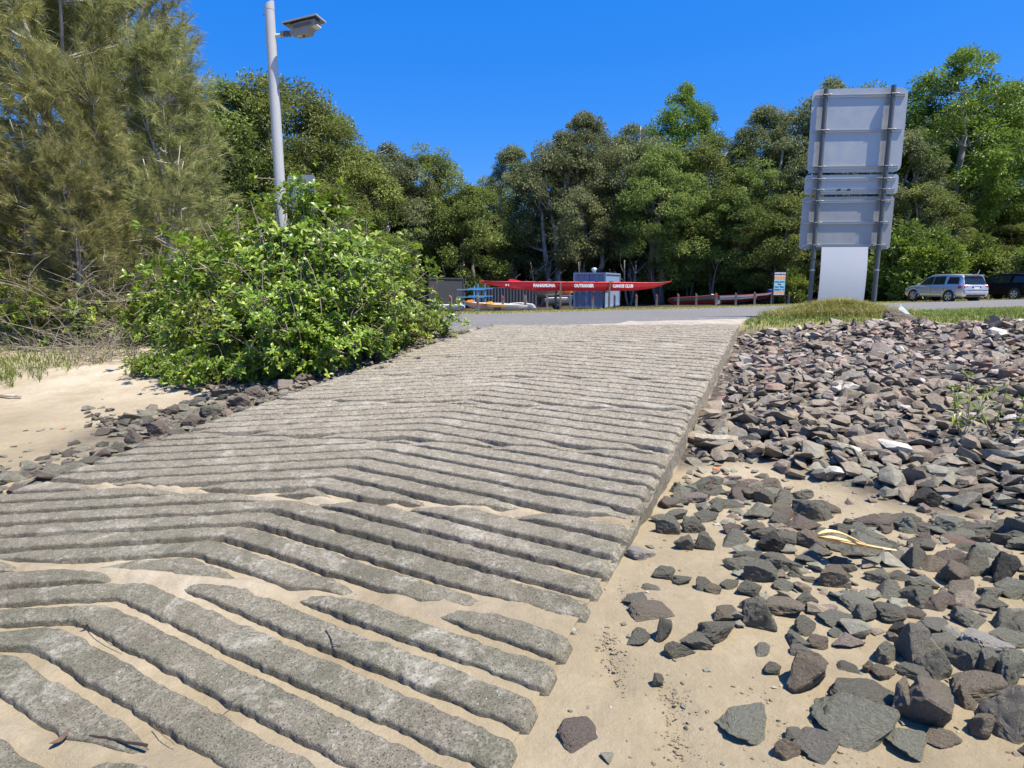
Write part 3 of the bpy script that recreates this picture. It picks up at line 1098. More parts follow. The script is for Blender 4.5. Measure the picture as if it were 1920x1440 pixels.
def dens(u, v):
    """how thickly stones lie on the open sand, in the photograph"""
    d = 0.0
    if v < 1000:
        d = .45 if u < 1500 else .3
        if 1480 < u < 1700 and 885 < v < 1000:
            d = .12
        if u > 1700:
            d = .75
        if u < 1380 and v > 935:
            d = .35
    elif v < 1190:
        d = .0 if u < 1380 else (.85 if u > 1440 else .5)
        if u > 1690 and 1080 < v < 1150:
            d = .55
    elif v < 1280:
        d = 0.0 if u < 1660 else .8
        if 1470 < u < 1660:
            d = .05
    else:
        d = 0 if u < 1560 else .18
    if u > 1920:
        d = max(d, .8)
    return d


MARKS = {'lichen flecked boulder': (1516, 1275), 'dark wedge boulder': (1648, 1318), 'flat grey-green boulder': (1643, 1378), 'leaning brown boulder': (1774, 1330),
         'whitish boulder': (1877, 1206), 'rusty upright stone': (1720, 1216), 'big faceted boulder': (1434, 1165), 'sloping dark stone': (1355, 1193), 'dried palm sheath': (1600, 1046),
         'squarish black boulder': (1750, 896), 'loaf-like pink stone': (1808, 981), 'wet black boulder': (1890, 1050), 'dark heap boulder': (1430, 1073), 'white stone at the ramp corner': (1205, 1028),
         'long purple stone': (1390, 874), 'pink-red stone': (1421, 864), 'wide slate slab': (1440, 930), 'greenish flat-lit stone': (1415, 957), 'oyster-crusted stone': (1731, 958),
         'centre purplish slab': (1518, 954), 'bulky brown boulder': (1808, 1061), 'flaking slab': (1598, 1204)}
TWORD = dict(dark='dark grey', slate='slate grey', green='grey-green', brown='brown', purple='purplish')


def place_label(u, v, wpx, tint, h):
    nm, (mu, mv) = min(MARKS.items(), key=lambda q: math.hypot(q[1][0] - u, q[1][1] - v))
    du, dv = u - mu, v - mv
    d = math.hypot(du, dv)
    far_ = 'close ' if d < 55 else '' if d < 120 else 'well '
    side = ('left' if du < 0 else 'right') if abs(du) > 1.2 * abs(dv) else ('above' if dv < 0 else 'below')
    side = far_ + (side + ' of the ' if side in ('left', 'right') else side + ' the ')
    size = 'small' if wpx < 32 else 'middling' if wpx < 52 else 'large'
    flat = 'flat' if h < .53 * wpx else 'chunky' if h > .64 * wpx else 'angular'
    return f'{size} {flat} {TWORD[tint]} stone {side}{nm}'


ZONE = [('scattered dark rocks on the sand', ['broken dark grey stone lying among others on open sand', 'grey-green angular stone among others on open sand', 'brownish broken stone among others on open sand'])]
n_ind = len(ROCKS)
rr = random.Random(5)
tries = 0
KIND = [('dark', 0), ('dark', 0), ('slate', 0), ('green', 1), ('brown', 2), ('purple', 2)]
while n_ind < 262 and tries < 60000:
    tries += 1
    t, w = rr.uniform(.2, 5.4), rr.uniform(-.62, 5.5)
    x, y = xy(t, w)
    if y < 1.2:
        continue
    u, v = to_px(x, y, zgs(x, y))
    if not (1150 < u < 1990 and 800 < v < 1460):
        continue
    if v < np.interp(u, BANK_U, BANK_V) + 6 or rr.random() > dens(u, v):
        continue
    r = min(.17, max(.035, rr.lognormvariate(math.log(.082), .36)))
    if not free(x, y, r, .62):
        continue
    wpx = 2 * r * F_PX / math.hypot(y, EYE)
    tint, li = rr.choice(KIND)
    h = wpx * rr.uniform(.45, .72)
    random.seed(n_ind)
    put_rock(u - wpx / 2, v - h * .85, u + wpx / 2, v + h * .15, tint, place_label(u, v, wpx, tint, h), ZONE[0][0])
    n_ind += 1

# dark stones lining the left edge of the ramp, nearest first
LEFT = [(100, 872, 160, 902), (20, 880, 62, 900), (140, 852, 178, 872), (62, 848, 92, 862), (110, 838, 142, 856), (170, 835, 205, 858), (195, 820, 232, 845),
        (225, 800, 268, 832), (262, 782, 305, 815), (300, 790, 345, 822), (330, 770, 378, 800), (245, 770, 282, 792), (290, 748, 330, 772), (205, 775, 240, 795),
        (370, 745, 420, 776), (345, 735, 380, 755), (420, 728, 470, 758), (455, 712, 500, 742), (390, 718, 430, 738), (160, 800, 200, 818), (2, 905, 45, 930),
        (60, 890, 105, 915), (500, 700, 545, 725), (545, 690, 590, 712), (592, 672, 640, 700), (640, 662, 682, 684), (690, 650, 735, 672), (735, 640, 775, 656),
        (200, 845, 240, 862), (250, 835, 290, 855), (180, 770, 210, 785), (120, 822, 145, 834), (520, 720, 552, 738), (620, 690, 655, 708), (700, 668, 735, 682)]
LMARKS = {'low leafy sprig': (395, 722), 'smallest leafy sprig': (265, 702), 'orange beach leaf': (118, 799), 'leaning low shrub': (500, 708), 'big glossy shrub': (560, 700),
          'rounded glossy shrub': (660, 668), 'left ramp corner': (20, 905), 'last shrub by the road': (765, 632)}


def left_label(u, v, wpx, tint):
    nm, (mu, mv) = min(LMARKS.items(), key=lambda q: math.hypot(q[1][0] - u, q[1][1] - v))
    du, dv = u - mu, v - mv
    side = ('left of' if du < 0 else 'right of') if abs(du) > 1.4 * abs(dv) else ('behind' if dv < 0 else 'in front of')
    far_ = 'just ' if math.hypot(du, dv) < 45 else ''
    return f"{'small' if wpx < 34 else 'middling' if wpx < 45 else 'large'} {TWORD.get(tint, tint)} edge stone {far_}{side} the {nm}"


for k, (u0, v0, u1, v1) in enumerate(LEFT):
    random.seed(900 + k)
    low = k < 22 or k in (28, 29, 30, 31)
    tint = random.choice(('dark', 'dark', 'purple')) if low else random.choice(('mauve', 'brown', 'grey', 'purple'))
    put_rock(u0, v0, u1, v1, tint, left_label((u0 + u1) / 2, (v0 + v1) / 2, u1 - u0, tint),
             'stones lining the left ramp edge', None, None, .3)

# ---------------------------------------------------------------- rubble (too many to pick apart)
LOW = [rock_mesh(300 + s, False, [.6, .75, .5, .85][s % 4], 11 + s % 6) for s in range(14)]
MIDR = [rock_mesh(100 + s, 'mid', [.62, .75, .5, .85, .42][s % 5], 12 + s % 7) for s in range(0, 14)]


def rubble(name, label, items):
    """items: x, y, z, rx, ry, rz, yaw, tilt, tint, detail"""
    VV, FF, TT = [], [], []
    n = 0
    g = np.random.default_rng(11)
    for x, y, z, rx, ry, rz, yaw, tx, ty, c, det in items:
        V, F = (MIDR if det else LOW)[g.integers(14)]
        V = V * (rx, ry, rz)
        m = np.array(Matrix.Rotation(yaw, 3, 'Z') @ Matrix.Rotation(tx, 3, 'X') @ Matrix.Rotation(ty, 3, 'Y'))
        V = V @ m.T + (x, y, z)
        VV.append(V)
        FF.append(F + n)
        TT.append(np.tile(np.array(c)[None], (len(V), 1)))
        n += len(V)
    me = raw_mesh(name, np.vstack(VV), np.vstack(FF), M['rubble'], True, dict(tint=np.vstack(TT)))
    me.set_sharp_from_angle(angle=R(22))
    return tag(obj(name, me), label, kind='stuff')


def bank_tint(v, g):
    """upper stones are pinkish mauve, the lower ones brown then dark"""
    hi = np.array(random_choice(g, [TINTS['mauve'], TINTS['mauve'], TINTS['grey'], TINTS['tan'], TINTS['pink'], TINTS['purple']]))
    mid = np.array(random_choice(g, [TINTS['brown'], TINTS['brown'], TINTS['tan'], TINTS['purple'], TINTS['grey']]))
    lo = np.array(random_choice(g, [TINTS['dark'], TINTS['brown'], TINTS['slate'], TINTS['dark']]))
    a = float(np.interp(v, [600, 690, 740, 840, 900, 940], [0, .1, .9, 1.15, 1.8, 2]))
    a = min(2, max(0, a + g.normal() * .3))
    c = hi * (1 - a) + mid * a if a < 1 else mid * (2 - a) + lo * (a - 1)
    if g.random() < .045:
        c = np.array(TINTS['white'])
    return c * g.uniform(.75, 1.25)


def random_choice(g, L):
    return L[int(g.integers(len(L)))]


def bank_items():
    g = np.random.default_rng(21)
    it = []
    sp = .112
    for layer in range(2):
        for t in np.arange(2.4, 14.2, sp):
            for w in np.arange(-.60, 13.0, sp):
                tt, ww = t + g.uniform(-.055, .055), w + g.uniform(-.055, .055)
                if layer == 1 and g.random() > .62:
                    continue
                x, y = xy(tt, ww)
                if y < 1.5:
                    continue
                z = zgs(x, y)
                u, v = to_px(x, y, z)
                if u > 3100:
                    continue
                b = v < np.interp(u, BANK_U, BANK_V) + g.normal() * 9
                if not b:
                    continue
                top = float(top_t(ww)) + .22 * math.sin(ww * 1.7) + .12 * math.sin(ww * 5.1)
                if tt > top:
                    continue
                if ww < -.5 and layer == 1:
                    continue
                r = float(np.clip(g.lognormal(math.log(.070), .36), .032, .15)) * (1.0 if layer == 0 else 1.05) * float(np.interp(tt, [5, 8], [1.05, .84]))
                ry, rz = r * g.uniform(.6, .95), r * g.uniform(.45, .80)
                h = z + (rz * .25 if layer == 0 else .040 + rz * .30) + .03 * math.sin(x * 2.3) * math.cos(y * 1.9)
                it.append((x, y, h, r, ry, rz, g.uniform(0, 6.28), g.normal() * .28, g.normal() * .28, bank_tint(v, g), v > 700))
    return it


rubble('rock_rubble', 'bank of broken purplish brown rubble right of the ramp', bank_items())


def left_items():
    g = np.random.default_rng(33)
    it = []
    for t in np.arange(1.5, 10.6, .088):
        for w in np.arange(-7.4, W_L - .02, .090):
            tt, ww = t + g.uniform(-.05, .05), w + g.uniform(-.05, .05)
            wide = np.interp(tt, [1.5, 2.2, 2.8, 3.4, 4.0, 5.0, 6.0, 7, 9, 10.6], [.5, .55, .62, 1.0, 1.6, 1.6, 1.35, 1.0, .55, .5])
            dd = W_L - ww
            wide = wide * (1 + .25 * math.sin(tt * 5 + 1) + .15 * math.sin(tt * 13))
            if dd > wide or (dd > wide * .55 and g.random() < .45):
                continue
            x, y = xy(tt, ww)
            z = zgs(x, y)
            r = float(np.clip(g.lognormal(math.log(.050), .38), .02, .12))
            rz = r * g.uniform(.4, .75)
            lowc = np.array(random_choice(g, [TINTS['dark'], TINTS['slate'], TINTS['dark'], TINTS['purple']]))
            hic = np.array(random_choice(g, [TINTS['mauve'], TINTS['grey'], TINTS['brown'], TINTS['purple']]))
            a = float(np.clip((tt - 4.8) / 1.6 + g.normal() * .25, 0, 1))
            it.append((x, y, z + rz * .3, r, r * g.uniform(.6, .95), rz, g.uniform(0, 6.28), g.normal() * .25, g.normal() * .25, (lowc * (.62 * (1 - a)) + hic * (.85 * a)) * g.uniform(.75, 1.25), True))
    # loose chips on the beach
    for _ in range(70):
        u, v = g.uniform(0, 330), g.uniform(735, 895)
        if v - 735 > (895 - 735) * (1 - .5 * (u / 330)) or u + (v - 735) * 1.6 < 150:
            continue
        x, y = G(u, v)
        r = g.uniform(.012, .05)
        it.append((x, y, zgs(x, y) + r * .1, r, r * .7, r * .4, g.uniform(0, 6.28), 0, 0, np.array(TINTS['dark']) * g.uniform(.8, 1.3), False))
    return it


rubble('stone_rubble', 'strip of broken dark stones left of the ramp', left_items())


def chips():
    g = np.random.default_rng(35)
    it = []
    for _ in range(1500):
        t, w = g.uniform(.3, 4.6), g.uniform(-.6, 3.6)
        x, y = xy(t, w)
        if y < 1.3:
            continue
        r = float(np.clip(g.lognormal(math.log(.008), .55), .003, .03))
        it.append((x, y, zgs(x, y) + r * .2, r, r * .8, r * .5, g.uniform(0, 6.28), 0, 0, np.array(TINTS[['dark', 'brown', 'white', 'slate'][int(g.integers(4))]]), False))
    return it


def fillers():
    g = np.random.default_rng(57)
    it = []
    n = 0
    while len(it) < 760 and n < 60000:
        n += 1
        t, w = g.uniform(.2, 6), g.uniform(-.6, 7.5)
        x, y = xy(t, w)
        if y < 1.3:
            continue
        z = zgs(x, y)
        u, v = to_px(x, y, z)
        if not (1150 < u < 3000 and v < 1600) or v < np.interp(u, BANK_U, BANK_V) - 15 or g.random() > dens(u, v) ** 1.3:
            continue
        r = float(np.clip(g.lognormal(math.log(.046), .42), .015, .10))
        if not free(x, y, r, .45):
            continue
        ROCKS.append((x, y, r))
        c = np.array(TINTS[['dark', 'dark', 'slate', 'green', 'brown', 'purple'][int(g.integers(6))]]) * g.uniform(.8, 1.2)
        rz = r * g.uniform(.4, .75)
        it.append((x, y, z + rz * .3, r, r * g.uniform(.6, .95), rz, g.uniform(0, 6.28), g.normal() * .2, g.normal() * .2, c, True))
    return it


rubble('small_stones', 'small broken stones filling the gaps between the rocks on the sand', fillers())
rubble('pebbles', 'tiny stone chips and shell grit on the sand', chips())


def crumbs():
    """crumbled damp sand kicked up in the footprints"""
    g = np.random.default_rng(77)
    VV, FF, n = [], [], 0
    for u, v, rad, k in ((1140, 1212, .045, 110), (1152, 1255, .05, 130), (1262, 1326, .055, 130), (1275, 1405, .055, 110), (1420, 1335, .09, 60), (1590, 1425, .10, 90), (1170, 1110, .06, 50)):
        x0, y0 = G(u, v)
        for _ in range(k):
            x, y = x0 + g.normal() * rad * .6, y0 + g.normal() * rad
            r = float(np.clip(g.lognormal(math.log(.0042), .45), .002, .012))
            V, F = LOW[int(g.integers(14))]
            V = V * (r, r * g.uniform(.6, 1), r * g.uniform(.5, .9)) + (x, y, zgs(x, y) + r * .25)
            VV.append(V)
            FF.append(F + n)
            n += len(V)
    z = np.zeros(n)
    me = raw_mesh('sand_crumbs', np.vstack(VV), np.vstack(FF), M['sand'], False, dict(dry=z, bed=z, grass=z, dirt=z, litter=z))
    tag(obj('sand_crumbs', me), 'crumbled sand in the footprints beside the ramp', kind='stuff')


crumbs()
# ================================================================ PLANTS
def cards(C, D, Nn, L, W, shade, bend=.0, tri=False):
    """leaf faces: centre C, long axis D, normal Nn, length L, width W -> folded diamond leaves"""
    D = D / np.linalg.norm(D, axis=1, keepdims=True)
    S = np.cross(Nn, D)
    S /= np.maximum(np.linalg.norm(S, axis=1, keepdims=True), 1e-6)
    Nn = np.cross(D, S)
    L, W = np.asarray(L)[:, None], np.asarray(W)[:, None]
    a = C
    m = C + D * L * .5 + Nn * L * bend
    tip = C + D * L
    l, r = m + S * W * .5 + Nn * W * .18, m - S * W * .5 + Nn * W * .18
    n = len(C)
    V = np.stack([a, l, tip, r], 1).reshape(-1, 3)
    F = (np.arange(n) * 4)[:, None] + np.array([[0, 3, 2, 1]])
    return V, F, np.repeat(shade, 4)


def rand_dir(g, n):
    v = g.normal(size=(n, 3))
    return v / np.linalg.norm(v, axis=1, keepdims=True)


def bez(p0, p1, sag, n, g, wob=.05):
    p0, p1 = np.array(p0, float), np.array(p1, float)
    d = np.linalg.norm(p1 - p0)
    q = np.linspace(0, 1, n)[:, None]
    mid = (p0 + p1) / 2 + np.array([0, 0, sag * d]) + g.normal(size=3) * wob * d
    return (1 - q) ** 2 * p0 + 2 * q * (1 - q) * mid + q * q * p1


def tree_mesh(seed, H, Rx, base, n_cl, n_leaf, leaf=(.30, .12), stems=2, clump=1.0, droop=.2, lean=.0, mat='leaf_forest', bark='bark_pale', top=1.0, gaps=.3):
    g = np.random.default_rng(seed)
    tb = MB()
    nodes = []
    for s in range(stems):
        a = 2 * math.pi * (s + g.random()) / stems
        sp = Rx * (.30 if stems > 1 else .06) * g.uniform(.6, 1.2)
        p0 = np.array([.18 * math.cos(a), .18 * math.sin(a), -.3]) * (1 if stems > 1 else 0)
        p0[2] = -.3
        p1 = np.array([sp * math.cos(a) + lean, sp * math.sin(a), H * g.uniform(.80, .92)])
        pts = bez(p0, p1, .0, 9, g, .05)
        pts[1:-1] += g.normal(size=(7, 3)) * .012 * H * np.array([1, 1, .2])
        r0 = H * (.0165 if stems > 1 else .021) * g.uniform(.8, 1.15)
        rad = np.linspace(r0 * 1.25, r0 * .22, 9)
        tb.tube(pts, list(rad), 7)
        for i in range(2, 9):
            nodes.append((pts[i], rad[i]))
    # clump centres in an uneven crown
    Cs = []
    lob = [(rand_dir(g, 1)[0], g.uniform(.75, 1.2)) for _ in range(9)]
    while len(Cs) < n_cl:
        d = rand_dir(g, 1)[0]
        q = g.random() ** .33 * 1.0
        q = .35 + .65 * q
        k = 1.0
        for dl, s in lob:
            c = d @ dl
            if c > .6:
                k *= 1 + (s - 1) * (c - .6) * 2.2
        z = base + (H - base) * (.5 + .5 * d[2] * q * k)
        zz = (z - base) / (H - base)
        wid = Rx * (1.0 if zz < .55 else (1 - .45 * ((zz - .55) / .45) ** 1.4 * top))
        p = np.array([d[0] * q * k * wid + lean * zz, d[1] * q * k * wid, z])
        if g.random() < gaps and vnoise(p[0] * .35, p[2] * .35, seed) + vnoise(p[1] * .4, p[2] * .4, seed + 3) < -.25:
            continue
        Cs.append(p)
    Cs = np.array(Cs)
    VV, FF, SS = [], [], []
    n0 = 0
    for ci, c in enumerate(Cs):
        if ci % 2 == 0:
            best = min(nodes, key=lambda nd: np.linalg.norm(nd[0] - c) + 2.5 * max(0, nd[0][2] - c[2] + .6))
            br = bez(best[0], c, -.06 if g.random() < .5 else .08, 5, g, .09)
            r0 = min(best[1] * .62, .085)
            tb.tube(br, list(np.linspace(r0, .012, 5)), 5, False)
            if g.random() < .5:
                nodes.append((br[2], r0 * .7))
        n = int(n_leaf * g.uniform(.6, 1.35))
        rc = clump * g.uniform(.65, 1.35)
        d = rand_dir(g, n)
        q = g.random(n)[:, None] ** .45
        off = d * q * rc * np.array([1, 1, .62])
        off[:, 2] -= .25 * (np.hypot(off[:, 0], off[:, 1])) ** 2 / max(rc, .1)
        out = d * np.array([1, 1, .5]) + g.normal(size=(n, 3)) * .55
        out[:, 2] -= droop
        nn = d + g.normal(size=(n, 3)) * .6 + np.array([0, 0, .7])
        L = leaf[0] * g.uniform(.6, 1.3, n)
        W = leaf[1] * g.uniform(.7, 1.3, n)
        cs = float(np.clip(g.normal(.42, .2), .02, .95))
        sh = np.clip(cs + g.normal(size=n) * .14, 0, 1)
        V, F, S = cards(c + off, out, nn, L, W, sh, .06)
        VV.append(V)
        FF.append(F + n0)
        SS.append(S)
        n0 += len(V)
    crown = raw_mesh('crown', np.vstack(VV), np.vstack(FF), M[mat], False, dict(shade=np.concatenate(SS)))
    trunk = raw_mesh('trunk', tb.V, tb.F, M[bark], True)
    return trunk, crown


def plant(name, label, cat, meshes, x, y, scale=1.0, rz=0.0, group=None, z=None, names=('trunk', 'crown'), sink=.0, sc3=None):
    t = thing(name, label, cat, (x, y, (zgs(x, y) if z is None else z) - sink), rz, group)
    t.scale = sc3 or (scale, scale, scale)
    for nm, me in zip(names, meshes):
        o = obj(nm, me, t)
        if nm in ('crown', 'foliage', 'needles'):
            o['kind'] = 'stuff'
    return t


TREE = [
    tree_mesh(1, 17, 5.2, 2.6, 170, 235, (.27, .10), 3, .92, .35, 0, 'leaf_grey', 'bark_pale', 1.0, .8),     # 0 open paperbark, pale limbs
    tree_mesh(2, 18, 5.0, 1.4, 190, 235, (.27, .11), 2, .95, .2, 0, 'leaf_forest', 'bark_grey', .9, .6),     # 1 dense olive
    tree_mesh(3, 19, 4.4, 2.0, 160, 235, (.26, .095), 2, .85, .4, .8, 'leaf_grey', 'bark_pale', 1.2, .8),       # 2 tall open
    tree_mesh(4, 16, 5.4, 1.0, 185, 235, (.27, .115), 3, .98, .15, 0, 'leaf_forest', 'bark_pale', .8, .6),      # 3 lush
    tree_mesh(5, 20, 5.8, 4.5, 200, 250, (.28, .125), 1, 1.0, .2, 0, 'leaf_bright', 'bark_pale', .8, .6),       # 4 tall eucalypt, lush head
    tree_mesh(6, 13, 4.4, .6, 140, 235, (.27, .105), 3, .92, .2, 0, 'leaf_forest', 'bark_grey', .9, .6),        # 5 low olive
]
FOREST = 'trees of the woodland edge'
# u of the trunk, distance, v of the crown top, variant, turn, label
TREES = [
    (455, 38, 128, 1, .3, 'tall dark olive tree with brownish leaves just right of the casuarinas', 1.0),
    (545, 40, 135, 3, 1.2, 'tall yellow-green tree behind the lamp post', .9),
    (640, 43, 190, 1, 2.2, 'broad olive tree right of the lamp post on the falling skyline', 1.0),
    (725, 57, 250, 0, 2.0, 'grey-green tree halfway down the falling skyline', 1.0),
    (815, 61, 272, 1, 4.0, 'rounded olive tree at the foot of the falling skyline, left of the sky gap', 1.0),
    (600, 36, 330, 5, .5, 'low yellowish tree in front of the falling skyline', 1.1),
    (640, 40, 390, 5, 3.0, 'low dark bushy tree behind the shrub tip and the charcoal container', 1.2),
    (880, 60, 335, 5, 1.0, 'small olive tree under the sky gap above the canoe bow', 1.0),
    (950, 62, 268, 2, .4, 'slender grey tree with thin crown just right of the sky gap', .8),
    (1040, 60, 228, 0, 1.4, 'open grey-green gum with pale limbs left of the blue container', 1.0),
    (1105, 61, 205, 2, 3.3, 'tall grey gum with white forked trunk behind the blue container', 1.1),
    (1185, 63, 210, 0, 5.0, 'grey-leaved gum at the middle of the skyline', 1.0),
    (1262, 66, 178, 4, 2.0, 'narrow tree rising alone above the middle skyline', .55),
    (1240, 58, 262, 1, .9, 'olive tree behind the right end of the red canoe', 1.0),
    (1325, 60, 250, 3, 4.4, 'yellow-green tree in the dip of the skyline', 1.0),
    (1390, 57, 300, 1, 5.5, 'dense olive tree behind the notice sign', 1.0),
    (1430, 60, 190, 2, 2.6, 'grey tree with bare pale branches left of the big road sign', 1.1),
    (1530, 61, 124, 0, .2, 'tall reddish grey tree behind the big road sign', 1.1),
    (1480, 54, 350, 5, 2.3, 'low dark tree behind the notice sign and posts', 1.1),
    (1610, 64, 150, 1, 1.9, 'dark olive tree just above the sign top', .9),
    (1655, 58, 200, 0, 3.9, 'grey-olive tree right of the big road sign', 1.0),
    (1765, 60, 112, 4, 4.8, 'tallest bright green eucalypt at the right of the skyline', 1.15),
    (1850, 62, 175, 4, .7, 'bright green eucalypt hanging over the right sky gap', .75),
    (1700, 55, 340, 3, 1.1, 'lower leafy tree behind the silver car roof', 1.0),
    (1960, 63, 290, 2, 4.0, 'dark thin tree at the right picture edge beyond the sky gap', 1.0),
    (1900, 57, 410, 5, 3.6, 'low olive tree behind the black car', 1.1),
    (2060, 56, 230, 1, 2.8, 'olive tree outside the right picture edge', 1.0),
]


def at_ground(u, Y):
    x = (u - 960) / F_PX * Y / (CP + SP * (720 - 560) / F_PX)
    return x


for u, Y, vt, k, rz, lab, wd in TREES:
    x = at_ground(u, Y)
    zt = P(u, vt, Y).z
    z0 = zgs(x, Y)
    hh = [17, 18, 19, 16, 20, 13][k]
    s = (zt - z0) / hh * 1.0
    plant('gum_tree' if k in (0, 2, 4) else 'woodland_tree', lab, 'tree', TREE[k], x, Y, 1, rz, FOREST, sc3=(s * .5 + .5 * wd, s * .5 + .5 * wd, s))

g_ = np.random.default_rng(8)
for i, (u, Y, vt) in enumerate([(380, 56, 200), (500, 58, 190), (590, 60, 240), (680, 62, 280), (770, 66, 330), (860, 72, 370), (930, 76, 330), (1010, 74, 290), (1080, 76, 280), (1150, 75, 270),
                                (1215, 74, 290), (1290, 76, 300), (1360, 74, 290), (1440, 76, 260), (1520, 74, 220), (1600, 76, 210), (1690, 74, 200), (1780, 76, 220), (1860, 78, 350), (1930, 78, 380), (2020, 74, 320),
                                (-140, 40, 250), (-20, 42, 300), (90, 40, 330), (190, 44, 300), (290, 46, 320), (370, 42, 330), (40, 34, 420), (180, 33, 440), (310, 36, 430), (410, 34, 400), (-180, 34, 330), (820, 64, 430), (900, 66, 420), (985, 68, 410), (1065, 66, 400), (1140, 67, 420), (1220, 66, 410), (1300, 68, 400), (1380, 66, 420), (1460, 68, 400), (1560, 66, 380), (1660, 67, 400), (1750, 68, 400), (1840, 66, 420), (1930, 67, 430)]):
    x = at_ground(u, Y)
    k = [1, 5, 0, 3, 5, 1][i % 6]
    z0 = zgs(x, Y)
    hh = [17, 18, 19, 16, 20, 13][k]
    s = (P(u, vt, Y).z - z0) / hh
    plant('woodland_tree', 'shaded olive tree filling in behind the woodland edge', 'tree', TREE[k], x, Y, 1, g_.uniform(0, 6.28), 'trees deeper in the woodland', sc3=(.95, .95, s))

# bare pale trunks seen in the shade under the crowns
def bare_trunk(seed, H):
    g = np.random.default_rng(seed)
    b = MB()
    for s in range(2):
        a = g.uniform(0, 6.28)
        p = bez((.1 * math.cos(a), .1 * math.sin(a), -.3), (1.1 * math.cos(a), 1.1 * math.sin(a), H), 0, 8, g, .06)
        b.tube(p, list(np.linspace(.13, .05, 8)), 6)
        for k in range(3):
            q = p[3 + k]
            b.tube(bez(q, q + np.array([g.normal() * 1.1, g.normal() * 1.1, g.uniform(.8, 2)]), .05, 4, g, .1), list(np.linspace(.045, .012, 4)), 5)
    return raw_mesh('trunk', b.V, b.F, M['bark_grey'], True)


BT = [bare_trunk(60 + i, 4.0) for i in range(3)]
for i, u in enumerate([765, 850, 935, 1010, 1090, 1180, 1235, 1290, 1335, 1400, 1450, 1500, 1640, 1720, 1800, 1870]):
    Y = 55.5 + (i * 7 % 5) * .8
    x = at_ground(u, Y)
    o = obj('tree_trunk', BT[i % 3], None, (x, Y, zgs(x, Y)), (0, 0, i * 1.3))
    tag(o, 'bare pale forked trunk standing in the shade of the woodland edge', 'tree', 'pale trunks in the woodland shade')


# ---------------------------------------------------------------- low leafy bushes at the woodland edge
def bush_mesh(seed, Rr, H, n_cl, n_leaf, leaf, mat, clump=.5):
    g = np.random.default_rng(seed)
    b = MB()
    VV, FF, SS, n0 = [], [], [], 0
    for i in range(n_cl):
        a, q = g.uniform(0, 6.28), g.random() ** .5
        zz = g.random()
        c = np.array([math.cos(a) * Rr * q * (1 - .35 * zz), math.sin(a) * Rr * q * (1 - .35 * zz), .12 * H + zz * H * (1 - .35 * q)])
        if i % 3 == 0:
            b.tube(bez((g.normal() * .15 * Rr, g.normal() * .15 * Rr, -.1), c, .1, 5, g, .1), list(np.linspace(.025, .007, 5) * (H / 2)), 4, False)
        n = int(n_leaf * g.uniform(.6, 1.4))
        d = rand_dir(g, n)
        off = d * g.random(n)[:, None] ** .5 * clump * np.array([1, 1, .7])
        out = d + np.array([0, 0, .2]) + g.normal(size=(n, 3)) * .5
        nn = d + np.array([0, 0, .9]) + g.normal(size=(n, 3)) * .6
        cs = float(np.clip(g.normal(.45, .2), .05, .95))
        V, F, S = cards(c + off, out, nn, leaf[0] * g.uniform(.6, 1.3, n), leaf[1] * g.uniform(.7, 1.3, n), np.clip(cs + g.normal(size=n) * .15, 0, 1), .06)
        VV.append(V)
        FF.append(F + n0)
        SS.append(S)
        n0 += len(V)
    return (raw_mesh('stems', b.V, b.F, M['twig'], True), raw_mesh('foliage', np.vstack(VV), np.vstack(FF), M[mat], False, dict(shade=np.concatenate(SS))))


BUSH = [bush_mesh(70, 2.2, 4.2, 60, 130, (.30, .15), 'leaf_bright', .75), bush_mesh(71, 1.6, 2.4, 50, 120, (.26, .12), 'leaf_forest', .55)]
for i, (u, Y, vt, k, lab) in enumerate([
        (1480, 50.5, 500, 0, 'bright leafy bush between the notice sign and the road sign post'), (1690, 48, 415, 0, 'tall bright bush behind the bonnet of the silver car'),
        (1745, 47, 430, 0, 'yellow-green bush behind the middle of the silver car'), (1830, 49, 440, 0, 'bright green bush behind the tail of the silver car'),
        (1895, 47, 470, 1, 'olive bush above the black car'), (1650, 52, 470, 1, 'dark green bush right of the white board'), (1960, 46, 420, 0, 'leafy bush at the right edge behind the black car')]):
    x = at_ground(u, Y)
    z0 = zgs(x, Y)
    s = (P(u, vt, Y).z - z0) / [5.0, 2.9][k]
    plant('bush', lab, 'bush', BUSH[k], x, Y, s, i * 1.7, 'bushes at the woodland edge', names=('stem', 'foliage'))


for i in range(44):
    u = 720 + i * 29 + (i * 37 % 17)
    Y = 59.5 + (i * 13 % 7) * 1.1
    x = at_ground(u, Y)
    plant('bush', 'dark undergrowth bush in the woodland shade', 'bush', BUSH[i % 2], x, Y, [.62, 1.05][i % 2], i * 1.1, 'undergrowth in the woodland shade', names=('stem', 'foliage'))
